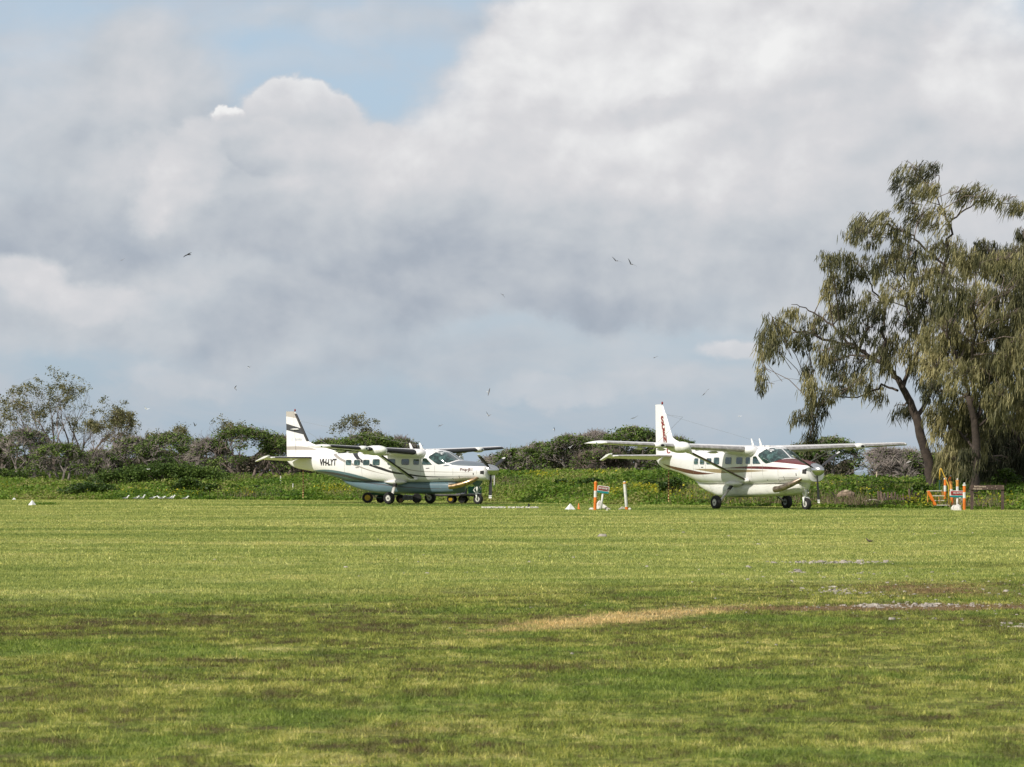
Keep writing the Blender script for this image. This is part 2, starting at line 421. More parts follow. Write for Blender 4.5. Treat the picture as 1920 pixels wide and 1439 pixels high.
def make_terrain():
    xs = np.concatenate([[-3000, -1200, -500, -250, -140, -90], np.arange(-64, 64.1, 1.0), [90, 140, 250, 500, 1200, 3000]])
    ys = np.concatenate([[-600, -250, -100, -40, -10], np.arange(4, 120, 1.2), np.arange(120, 250, .8), [256, 265, 275, 290, 320, 400, 600]])
    XX, YY = np.meshgrid(xs, ys)
    ZZ = height(XX, YY)
    V = np.stack([XX, YY, ZZ], -1).reshape(-1, 3)
    nx, ny = len(xs), len(ys)
    i = np.arange(nx - 1)[None, :] + np.arange(ny - 1)[:, None] * nx
    Fq = np.stack([i, i + 1, i + 1 + nx, i + nx], -1).reshape(-1, 4)
    o = np_mesh('ground', V, Fq, M_LAWN, smooth=True)
    tag(o, 'mown grass airfield rising to a low scrubby bank behind the aeroplanes', kind='structure')
    mw, g, out = newmat('sea')
    b = g.n('ShaderNodeBsdfPrincipled'); b.inputs['Base Color'].default_value = (.04, .12, .15, 1); b.inputs['Roughness'].default_value = .25
    g.l.new(b.outputs[0], out.inputs[0])
    m = MB(); m.poly([(-9000, 300, -2.5), (9000, 300, -2.5), (9000, 9500, -2.5), (-9000, 9500, -2.5)])
    tag(m.build('sea', mw), 'sea beyond the scrub', kind='structure')
make_terrain()

# ------------------------------------------------------------------ scattered leaves and blades
def blades(P, h, w, lean=.35, tint=None, seed=0, droop=0.0):
    """one triangle per blade; P (n,3)"""
    r = np.random.default_rng(seed); n = len(P)
    a = r.uniform(0, 2 * np.pi, n); b = r.uniform(0, 2 * np.pi, n)
    la = np.abs(r.normal(0, lean, n)) * h
    W = np.stack([np.cos(a), np.sin(a), 0 * a], -1) * (w[:, None] / 2)
    T = P + np.stack([np.cos(b) * la, np.sin(b) * la, h], -1)
    V = np.stack([P - W, P + W, T], 1).reshape(-1, 3)
    Fa = np.arange(3 * n).reshape(n, 3)
    t = r.uniform(0, 1, n) if tint is None else tint
    return V, Fa, np.repeat(t, 3)
def leaves(P, size, tint, seed=0, up=.5):
    """one lozenge quad per leaf with random attitude"""
    r = np.random.default_rng(seed); n = len(P)
    N = r.normal(0, 1, (n, 3)); N[:, 2] = np.abs(N[:, 2]) + up; N /= np.linalg.norm(N, axis=1)[:, None]
    A = np.cross(N, r.normal(0, 1, (n, 3))); A /= np.linalg.norm(A, axis=1)[:, None] + 1e-9
    B = np.cross(N, A)
    s = (size * r.uniform(.6, 1.3, n))[:, None]
    V = np.stack([P - A * s * .5, P + B * s * .28, P + A * s * .5, P - B * s * .28], 1).reshape(-1, 3)
    return V, np.arange(4 * n).reshape(n, 4), np.repeat(tint, 4)

def lawn_blades():
    Vs, Fs, Ts = [], [], []; off = 0
    r = np.random.default_rng(3)
    for d0, d1, dens, hh, ww in ((13.5, 24, 2600, .022, .008), (24, 36, 1600, .024, .011), (36, 55, 850, .026, .015), (55, 85, 380, .028, .022), (85, 134, 170, .030, .034), (134, 184, 90, .032, .050)):
        hw = .17 * d1 + 2.5
        n = int(dens * (d1 - d0) * 2 * hw)
        x = r.uniform(-hw, hw, n); y = r.uniform(d0, d1, n)
        ok = (np.abs(x) < .168 * y + 2.4) & (y < edgeY(x) + 1)
        # thinner where the soil shows
        bare = vnoise(x * .5, y, .9, 21) * .6 + vnoise(x * .6, y, .35, 22) * .4
        ok &= (bare > .33) | (r.uniform(0, 1, n) < .35)
        soil = np.exp(-((x - 4.8) / 2.2) ** 2 - ((y - 38) / .9) ** 2) + .6 * np.exp(-((x - 5.8) / 2) ** 2 - ((y - 44) / 4) ** 2)
        ok &= r.uniform(0, 1, n) > soil * .85
        x, y = x[ok], y[ok]; n = len(x)
        cl = vnoise(x, y, .16, 8) * .6 + vnoise(x, y, .5, 9) * .4
        h = hh * (.35 + 1.35 * cl ** 1.5 + r.exponential(.22, n))
        z = height(x, y) - .004
        t = np.clip(r.normal(.38, .27, n) + (cl - .5) * .6, 0, 1)
        tall = r.uniform(0, 1, n) < .02 * np.clip(vnoise(x, y, .7, 12) * 2.4 - .5, 0, 2)
        h = np.where(tall, h * 1.3 + .018, h); t = np.where(tall, np.clip(t + .45, 0, 1), t)
        V, Fa, T = blades(np.stack([x, y, z], -1), h, np.full(n, ww) * r.uniform(.6, 1.3, n), .7, t, 5)
        Vs.append(V); Fs.append(Fa + off); Ts.append(T); off += len(V)
    o = np_mesh('grass', np.concatenate(Vs), np.concatenate(Fs), M_BLADE, {'tint': np.concatenate(Ts)})
    tag(o, 'short mown grass blades covering the airfield', 'grass', kind='stuff')
lawn_blades()

def bank_plants():
    r = np.random.default_rng(17)
    # broad scrub carpet
    n = 34000
    x = r.uniform(-44, 44, n); s = r.uniform(0, 1, n) ** 1.35 * 42
    y = edgeY(x) + s - .3
    ok = np.abs(x) < .17 * y + 3
    x, y, s = x[ok], y[ok], s[ok]
    cl = vnoise(x, y, 2.4, 31) * .6 + vnoise(x, y, .8, 32) * .4
    keep = r.uniform(0, 1, len(x)) < .35 + cl
    x, y, s, cl = x[keep], y[keep], s[keep], cl[keep]
    z = height(x, y)
    vs = 1 - .75 * np.exp(-((x - 19.2) / 2.4) ** 2 - ((y - 135.5) / 4.5) ** 2) - .6 * np.exp(-((x - 16) / 2.6) ** 2 - ((y - 139.5) / 2.6) ** 2)
    clh = vs * np.clip(.10 + .55 * cl ** 1.5, 0, .6) * np.clip(.45 + s / 4, 0, 1)
    k = 9
    P = np.repeat(np.stack([x, y, z], -1), k, 0)
    rr = r.normal(0, .17, (len(P), 2)); hh = np.repeat(clh, k) * r.uniform(.1, 1.05, len(P))
    P[:, :2] += rr; P[:, 2] += hh
    t = np.clip(np.repeat(vnoise(x, y, 1.1, 33) * .55 + vnoise(x, y, 6, 34) * .45, k) + r.normal(0, .14, len(P)), 0, 1)
    V, Fa, T = leaves(P, np.full(len(P), .17), t, 6, .7)
    o = np_mesh('undergrowth', V, Fa, M_WEED, {'tint': T})
    tag(o, 'green creeping undergrowth covering the bank behind the lawn', 'undergrowth', kind='stuff')
    # tall grass
    n = 90000
    x = r.uniform(-44, 44, n); s = r.uniform(0, 1, n) ** 1.2 * 40 - .5
    y = edgeY(x) + s; g = vnoise(x, y, 3.0, 41) * .6 + vnoise(x, y, 1.0, 42) * .4
    ok = (np.abs(x) < .17 * y + 3) & (r.uniform(0, 1, n) < g * 1.5 - .25)
    x, y, g, s = x[ok], y[ok], g[ok], s[ok]
    vs = 1 - .75 * np.exp(-((x - 19.2) / 2.4) ** 2 - ((y - 135.5) / 4.5) ** 2) - .6 * np.exp(-((x - 16) / 2.6) ** 2 - ((y - 139.5) / 2.6) ** 2)
    V, Fa, T = blades(np.stack([x, y, height(x, y)], -1), vs * (.16 + .34 * g) * r.uniform(.5, 1.2, len(x)) * np.clip(.4 + s / 3, .4, 1), np.full(len(x), .05), .45,
                      np.clip(g + r.normal(0, .2, len(x)), 0, 1), 7)
    o = np_mesh('tall_grass', V, Fa, M_WEED, {'tint': T})
    tag(o, 'long green grass growing through the scrub of the bank', 'grass', kind='stuff')
    # dry stalks, brownish patches
    Ps = []
    for u, v, ru, n in ((1600, 930, 70, 900), (1480, 935, 60, 500), (690, 930, 60, 700), (940, 905, 50, 500), (1640, 905, 90, 700), (100, 888, 90, 500),
                        (1370, 925, 60, 500), (1850, 940, 60, 400), (400, 890, 60, 400), (1290, 915, 30, 300), (450, 930, 60, 300)):
        X0 = (u - 960) / F * edgeY((u - 960) / F * 160); e = float(edgeY(X0))
        span = ru / F * e
        hv = (960 - v) / 70
        x = r.normal(X0, span * .6, n); y = edgeY(x) + np.abs(r.normal(1.2 + max(0, (930 - v)) * .45, 2.5, n))
        Ps.append(np.stack([x, y, height(x, y)], -1))
    P = np.concatenate(Ps)
    V, Fa, T = blades(P, .2 + .4 * r.uniform(0, 1, len(P)), np.full(len(P), .035), .5, None, 8)
    o = np_mesh('dry_stalks', V, Fa, M_DRY, {'tint': T})
    tag(o, 'dry brown stalks standing in patches on the bank', 'dry grass', kind='stuff')
    # yellow-flowering weeds
    Ps = []
    for u, dy, n, sp in ((620, 5, 260, 1.0), (640, 4, 200, 1.0), (1150, 3.5, 260, .6), (1210, 6, 380, .8), (1225, 4.5, 300, .6), (1275, 3, 140, .7), (1010, 20, 300, 1.2), (1125, 22, 120, .8),
                     (460, 3, 160, .8), (1385, 3, 260, 1.1), (1640, 6, 80, .6), (30, 8, 90, 1.0), (240, 4, 160, 1.8), (1750, 1.2, 260, 1.0), (1880, 1.4, 160, 1.4), (340, 2.4, 120, 1.2),
                     (1560, 12, 90, 1.0), (1060, 8, 60, 1.)):
        X0 = (u - 960) / F * (float(edgeY((u - 960) / F * 160)) + dy)
        x = r.normal(X0, sp * .55, n); y = edgeY(x) + np.abs(r.normal(dy, 1.0, n))
        z = height(x, y) + r.uniform(.1, .5, n)
        Ps.append(np.stack([x, y, z], -1))
    P = np.concatenate(Ps)
    V, Fa, T = leaves(P, np.full(len(P), .13), r.uniform(0, 1, len(P)), 9, .6)
    o = np_mesh('yellow_weeds', V, Fa, M_YELL, {'tint': T})
    tag(o, 'patches of yellow flowering weeds on the bank', 'weeds', kind='stuff')
bank_plants()

def bush(u, v, Y, wpx, hpx, label, mat=None, dens=1.0, group='bushes on the bank', depth=None, tint0=.5, seed=None, leaf=.15, z=None):
    """a leafy bush whose foot is seen at (u, v) when it stands at depth Y"""
    X = (u - 960) / F * Y; w = wpx / F * Y; h = hpx / F * Y; dp = depth or w * .6
    r = np.random.default_rng(seed or int(u * 7 + v))
    z0 = float(height(X, Y)) if z is None else z
    root = empty('bush', (X, Y, z0))
    tag(root, label, 'bush', group)
    # stems
    m = MB(); nb = 9; C = []
    for i in range(int(7 + 5 * w)):
        a = r.uniform(0, 6.28); q = math.sqrt(r.uniform(0, 1))
        cx, cy = math.cos(a) * q * w * .42, math.sin(a) * q * dp * .42
        cz = h * (1 - .45 * q * q) * r.uniform(.45, .92)
        C.append((cx, cy, cz))
        m.tube([(cx * .2, cy * .2, -.05), (cx * .6, cy * .6, cz * .5), (cx, cy, cz)], [.03, .02, .008], 4)
    m.build('stem', M_TWIGD, root)
    C = np.array(C); n = int(240 * dens * max(w, .8) * max(h, .5) * 1.4) + 150
    ci = r.integers(0, len(C), n)
    rad = np.array([.28 * w, .28 * dp, .30 * h]) * np.array([1, 1, 1])
    D = r.normal(0, 1, (n, 3)); D /= np.linalg.norm(D, axis=1)[:, None]
    P = C[ci] + D * rad * r.uniform(.55, 1.0, n)[:, None] * .8
    P[:, 2] = np.clip(P[:, 2], .03, None)
    t = np.clip(tint0 + r.normal(0, .16, n) + (r.uniform(0, 1, len(C)) - .5)[ci] * .4, 0, 1)
    V, Fa, T = leaves(P, np.full(n, leaf), t, int(u), .4)
    np_mesh('foliage', V, Fa, mat or M_BUSH, {'tint': T}, root)['kind'] = 'stuff'
    return root

# ------------------------------------------------------------------ trees
def grow(m, p, d, L, rad, lvl, maxl, tips, r, dome, spread=.55, nseg=3, upw=.12, mids=None):
    """recursive limb; dome = (centre, radii) bends limbs along the crown's surface"""
    pts = [p.copy()]; rads = [rad]; q = p.copy(); dd = d.copy()
    for k in range(nseg):
        dd = (dd + Vector((r.gauss(0, .16), r.gauss(0, .16), r.gauss(0, .10) + upw * .3))).normalized()
        nq = q + dd * (L / nseg)
        c, rr = dome
        e = Vector(((nq.x - c.x) / rr.x, (nq.y - c.y) / rr.y, (nq.z - c.z) / rr.z))
        if e.length > 1.0 and nq.z > c.z:
            nrm = Vector((e.x / rr.x, e.y / rr.y, e.z / rr.z)).normalized()
            dd = (dd - nrm * max(0, dd.dot(nrm)) * .95); dd = dd.normalized() if dd.length > .05 else Vector((1, 0, 0))
            nq = q + dd * (L / nseg) * .8
        q = nq; pts.append(q.copy()); rads.append(rad * (1 - .4 * (k + 1) / nseg))
    m.tube(pts, rads, 6 if lvl == 0 else 4 if lvl < 3 else 3, cap=False)
    if lvl >= maxl:
        tips.append((q.copy(), dd.copy())); return
    if mids is not None and lvl >= 2: mids.append((q.copy(), dd.copy()))
    nch = 3 if r.random() < (.8 if lvl < 2 else .45) else 2
    for k in range(nch):
        a = dd.orthogonal().normalized(); a.rotate(Matrix.Rotation(r.uniform(0, 6.28), 3, dd))
        nd = (dd + a * (spread * r.uniform(.6, 1.35))).normalized()
        st = pts[-1] if (k < 2 or lvl == 0) else pts[-2]
        grow(m, st.copy(), nd, L * r.uniform(.62, .86), rads[-1] * r.uniform(.6, .78), lvl + 1, maxl, tips, r, dome, spread, nseg, upw, mids)

def scrub_tree(u, vtop, wpx, Y, label, green=.8, bare=M_TWIG, vbase=888, seed=1, leafm=None, group='low windswept trees along the skyline', pad=.42, maxl=5, per=17, flat=.62):
    r = random.Random(seed); rn = np.random.default_rng(seed)
    X = (u - 960) / F * Y
    z0 = float(height(X, Y)) - .15
    top = at(u, vtop, Y).z; H = top - z0; W = wpx / F * Y / 2
    root = empty('scrub_tree', (X, Y, z0)); tag(root, label, 'tree', group)
    m = MB(); tips = []
    dome = (Vector((0, 0, H * (1 - flat) * .9)), Vector((W * .94, W * .8, H * (1 - (1 - flat) * .9) * .93)))
    nst = r.choice((4, 5))
    for i in range(nst):
        a = 6.28 * i / nst + r.uniform(-.4, .4)
        d = Vector((math.cos(a) * .8 * min(1.6, W / H), math.sin(a) * .6, .8)).normalized()
        b = Vector((math.cos(a) * .25 * W * .5, math.sin(a) * .2 * W * .4, -.1))
        grow(m, b, d, max(W, H) * .40, .075 * H ** .5, 0, maxl - 1, tips, r, dome, .62)
    for q, d in tips + tips[::3]:
        if r.random() < green * .55: continue
        for k in range(5 if green < .4 else 3):
            e = (d + Vector((r.gauss(0, .6), r.gauss(0, .6), r.gauss(.15, .4)))).normalized() * r.uniform(.25, .6)
            m.tube([q, q + e * .5 + Vector((0, 0, .03)), q + e], [.016, .013, .007], 3, cap=False)
    m.build('trunk', bare, root)
    P, T = [], []
    for q, d in tips:
        c, rr = dome
        e = Vector(((q.x - c.x) / rr.x, (q.y - c.y) / rr.y, (q.z - c.z) / rr.z)).length
        if q.z < H * .16: continue
        pr = min(.97, green * 1.45) if e > .84 else green * .38
        if r.random() > pr: continue
        n = int(per * r.uniform(.7, 1.4)); t0 = r.uniform(.15, .85)
        k = rn.normal(0, 1, (n, 3)) * (pad * .62, pad * .62, pad * .20)
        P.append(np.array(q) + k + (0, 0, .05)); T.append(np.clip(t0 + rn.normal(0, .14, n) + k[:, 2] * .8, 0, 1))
    if P:
        P = np.concatenate(P); T = np.concatenate(T)
        V, Fa, T = leaves(P, np.full(len(P), .17), T, seed, .9)
        np_mesh('crown', V, Fa, leafm or M_PISO, {'tint': T}, root)['kind'] = 'stuff'
    return root

def airy_tree(u, vtop, wpx, Y, label, leafy=.6, seed=1, lean=.0, vbase=886, leafm=None, height_from=None, maxl=6, per=11, group='thin airy trees rising above the scrub'):
    r = random.Random(seed); rn = np.random.default_rng(seed)
    X = (u - 960) / F * Y; z0 = float(height(X, Y)) - .1
    H = at(u, vtop, Y).z - z0; W = wpx / F * Y / 2
    root = empty('airy_tree', (X, Y, z0)); tag(root, label, 'tree', group)
    m = MB(); tips = []
    mids = []
    dome = (Vector((lean * H, 0, H * .42)), Vector((W * 1.05, W * .8, H * .60)))
    t1 = Vector((lean * H * .35, 0, H * .34))
    m.tube([(0, 0, -.1), t1 * .5 + Vector((r.uniform(-.15, .15), 0, 0)), t1], [.15, .12, .10], 7, cap=False)
    for k in range(4):
        a = r.uniform(0, 6.28)
        d = Vector((math.cos(a) * .55 * W / H * 2 + lean, math.sin(a) * .35, 1)).normalized()
        grow(m, t1 * (1 - .17 * k) if k else t1.copy(), d, H * r.uniform(.17, .27), .075, 1, maxl, tips, r, dome, .62, 3, .28, mids)
    m.build('trunk', M_TWIGD, root)
    P, T = [], []
    cl = {}
    for q, d in tips + mids:
        key = (round(q.x / .75), round(q.y / 1.2), round(q.z / .6))
        if key not in cl: cl[key] = r.random()
        if cl[key] > leafy * .85 or q.z < H * .30: continue
        n = int(per * r.uniform(.6, 1.3)); t0 = r.uniform(.2, .8)
        k = rn.normal(0, 1, (n, 3)) * (.12, .12, .09)
        P.append(np.array(q) + k); T.append(np.clip(t0 + rn.normal(0, .15, n), 0, 1))
    if P:
        P = np.concatenate(P); T = np.concatenate(T)
        V, Fa, T = leaves(P, np.full(len(P), .13), T, seed, .2)
        np_mesh('crown', V, Fa, leafm or M_OLIVE, {'tint': T}, root)['kind'] = 'stuff'
    return root

# behind everything: the far thicket that closes the gaps low down
def thicket():
    r = np.random.default_rng(5); Ps = []; Ts = []
    for u0, u1, v in ((-60, 300, 852), (260, 560, 850), (560, 800, 845), (905, 960, 866), (960, 1300, 848), (1500, 1600, 868), (1640, 1760, 868), (1760, 2000, 850), (1775, 2000, 815), (1790, 2020, 780)):
        n = int((u1 - u0) * 60)
        u = r.uniform(u0, u1, n); Y = 226 + r.uniform(-3, 3, n) - np.clip((u - 900) / 1000, 0, 1) * 30
        X = (u - 960) / F * Y; zt = CAMH + (HZ - v + (vnoise(u, 0 * u, 26, 3) - .5) * 34) / F * Y
        z = .6 + (zt - .6) * r.uniform(0, 1, n) ** .9
        Ps.append(np.stack([X, Y, z], -1)); Ts.append(np.clip(.30 + r.normal(0, .2, n), 0, 1))
    P = np.concatenate(Ps); T = np.concatenate(Ts)
    V, Fa, T = leaves(P, np.full(len(P), .24), T, 3, .1)
    o = np_mesh('thicket', V, Fa, M_THICK, {'tint': T})
    tag(o, 'dark tangled thicket far behind the skyline trees', 'thicket', kind='stuff')
M_THICK = leafmat('thicket', [(.04, .045, .02), (.085, .075, .045), (.16, .125, .10), (.25, .20, .17)], .2)
thicket()

scrub = [
 (-25, 812, 120, 206, 'low tree with dark green cap cut by the left edge of the picture', .55, M_TWIG, .42),
 (48, 806, 130, 203, 'low brown and green tree in front of the leftmost tall airy tree', .3, M_TWIG, .42),
 (112, 832, 120, 199, 'squat dark green tree in front of the trunks at the far left', .5, M_TWIG, .42),
 (182, 845, 90, 205, 'low mostly bare tree between the tall airy trees', .35, M_TWIG, .35),
 (250, 822, 110, 207, 'grey twiggy tree right of the leafy airy tree', .35, M_TWIG, .4),
 (325, 812, 150, 205, 'broad green capped tree behind the dark hedge of shrubs', .5, M_TWIG, .45),
 (392, 824, 90, 203, 'bare pinkish grey twiggy tree left of the big umbrella tree', .14, M_TWIG, .4),
 (462, 797, 150, 200, 'largest umbrella shaped tree left of the first aeroplane tail', .95, M_TWIGD, .5),
 (532, 818, 95, 205, 'umbrella tree standing directly behind the grey banded tail fin', .6, M_TWIGD, .45),
 (618, 826, 90, 209, 'low green tree just right of the grey banded tail fin', .7, M_TWIGD, .45),
 (688, 812, 150, 206, 'broad green tree behind the near wing of the left aeroplane', .85, M_TWIG, .48),
 (752, 822, 90, 208, 'bare twiggy brown tree behind the middle of the left aeroplane', .18, M_TWIG, .4),
 (928, 856, 66, 206, 'small bare tree right of the left aeroplane nose', .12, M_TWIG, .4),
 (966, 842, 70, 202, 'small green topped tree at the left end of the middle wood', .5, M_TWIG, .4),
 (1018, 832, 110, 200, 'rounded green and grey tree in the middle of the skyline', .45, M_TWIG, .42),
 (1072, 818, 110, 198, 'green capped tree left of the tip of the near wing with red lettering', .45, M_TWIG, .45),
 (1122, 810, 110, 203, 'grey bare crowned tree above the near wing tip', .15, M_TWIG, .4),
 (1128, 846, 110, 193, 'low brown tangled tree under the near wing tip', .3, M_TWIGD, .4),
 (1186, 801, 130, 197, 'smooth domed green tree left of the lettered tail fin', .9, M_TWIG, .46),
 (1262, 822, 100, 199, 'green tree half hidden by the lettered tail fin', .7, M_TWIGD, .45),
 (1508, 834, 110, 182, 'umbrella tree behind the cockpit of the right aeroplane', .8, M_TWIGD, .45),
 (1560, 822, 120, 180, 'umbrella tree beneath the far wing of the right aeroplane', .62, M_TWIG, .45),
 (1655, 842, 90, 178, 'bare grey branched tree under the far wing tip', .05, M_TWIG, .4),
 (1700, 846, 90, 181, 'bare tree with a thin green cap left of the big trunk', .3, M_TWIG, .4),
 (1745, 852, 80, 184, 'low green tree right behind the big dark trunk', .55, M_TWIGD, .42),
 (1835, 838, 120, 182, 'dark low tree behind the drooping needle foliage at the right', .8, M_TWIGD, .45),
 (1925, 842, 120, 180, 'dark low tree at the right edge of the picture', .8, M_TWIGD, .45),
]
for i, (u, vt, w, Y, lab, gr, bark, pad) in enumerate(scrub):
    scrub_tree(u, vt, w, Y, lab, gr, bark, seed=100 + i, pad=pad, per=16 if gr > .4 else 12, maxl=6 if w > 70 else 5)
airy = [
 (5, 728, 130, 214, 'tall olive leaved airy tree at the left edge', .75, -.02),
 (104, 690, 190, 212, 'tallest airy tree of the left group with sparse olive leaves', .55, -.04),
 (150, 738, 120, 216, 'airy half bare tree right of the tallest one', .32, .03),
 (176, 742, 110, 211, 'bare fork branched tree left of the leafy one', .10, .02),
 (58, 712, 110, 215, 'wispy olive tree between the two tallest at the far left', .5, .03),
 (128, 716, 90, 217, 'thin wispy tree showing behind the tallest airy tree', .35, .04),
 (236, 770, 80, 214, 'low wispy tree at the right of the leafy airy tree', .5, .02),
 (390, 800, 70, 214, 'thin bare sapling between the green cap and the umbrella tree', .2, .0),
 (214, 744, 84, 209, 'denser leaved airy tree at the right of the left group', .85, .0),
 (286, 792, 70, 214, 'small sparse airy tree poking above the grey twigs', .5, .0),
 (336, 786, 80, 216, 'thin airy tree behind the broad green capped tree', .45, .0),
 (432, 776, 100, 212, 'wispy airy tree rising behind the big umbrella tree', .32, .0),
 (520, 812, 60, 214, 'leafless wispy sapling left of the grey banded tail fin', .03, -.05),
 (668, 772, 110, 212, 'airy grey green tree rising above the left aeroplane wing', .7, .0),
 (708, 796, 60, 211, 'small airy tree with leafy tufts above the left aeroplane cabin', .6, .05),
]
for i, (u, vt, w, Y, lab, lf, lean) in enumerate(airy):
    airy_tree(u, vt, w, Y, lab, lf, seed=300 + i, lean=lean, maxl=6 if w > 75 else 5, per=9)

# shrubs
for a in (
 (215, 893, 192, 100, 36, 'dark green shrub at the left end of the hedge like row', 1.6),
 (262, 892, 192, 110, 48, 'tall dark green shrub in the hedge like row behind the bank', 1.8),
 (318, 892, 191, 120, 50, 'broad dark green shrub in the middle of the hedge like row', 1.8),
 (378, 892, 191, 110, 40, 'lower dark green shrub at the right end of the hedge like row', 1.6),
 (18, 888, 197, 70, 30, 'dark shrub beneath the low trees at the left edge', 1.4),
 (1800, 905, 152, 70, 60, 'bright green shrub behind the orange and white bollards', 1.2),
 (1760, 895, 154, 50, 40, 'green shrub right of the big dark trunk', 1.2),
 (1850, 948, 153, 120, 66, 'large dark green shrub mass in the shade behind the wooden sign', 1.8),
 (1915, 948, 153, 90, 80, 'dark shrub in the shade at the right edge of the picture', 1.8),
 (1885, 925, 146, 70, 40, 'dark green shrub right of the brown wooden sign', 1.2),
):
    bush(a[0], a[1], a[2], a[3], a[4], a[5], M_PISO if 200 < a[0] < 400 else None, dens=a[6], group='shrubs behind the bank', tint0=.45 if 200 < a[0] < 400 else .6, leaf=.15)
for a in (
 (162, 926, 181.5, 100, 30, 'dark glossy bush on the bank at the far left', .38),
 (208, 924, 182, 44, 18, 'small dark bush just right of the far left one', .30),
 (350, 924, 181, 66, 32, 'dark leafy bush on the bank above the resting gulls', .42),
 (398, 924, 181, 50, 22, 'low dark bush in the middle of the bush chain', .42),
 (440, 920, 183, 50, 16, 'low spreading bush towards the right of the bush chain', .45),
 (478, 918, 183, 44, 18, 'small bright edged bush at the right end of the chain', .5),
 (1262, 925, 153, 60, 32, 'round dark bush below the tail of the right aeroplane', .42),
 (1222, 912, 158, 40, 26, 'dark bush left of the hanging striped tail pole', .38),
 (1058, 918, 166, 52, 20, 'dark low bush above the white cone marker', .38),
 (1108, 914, 164, 52, 20, 'dark low bush behind the leaning small sign', .38),
 (1668, 905, 152, 60, 14, 'low dark bush on the crest left of the big trunk', .38),
 (1700, 903, 152, 50, 12, 'flat dark bush beside the big trunk', .36),
 (1724, 936, 143, 36, 26, 'green bush at the foot of the big trunk', .5),
):
    bush(a[0], a[1], a[2], a[3], a[4], a[5], dens=2.2, tint0=a[6], leaf=.16)

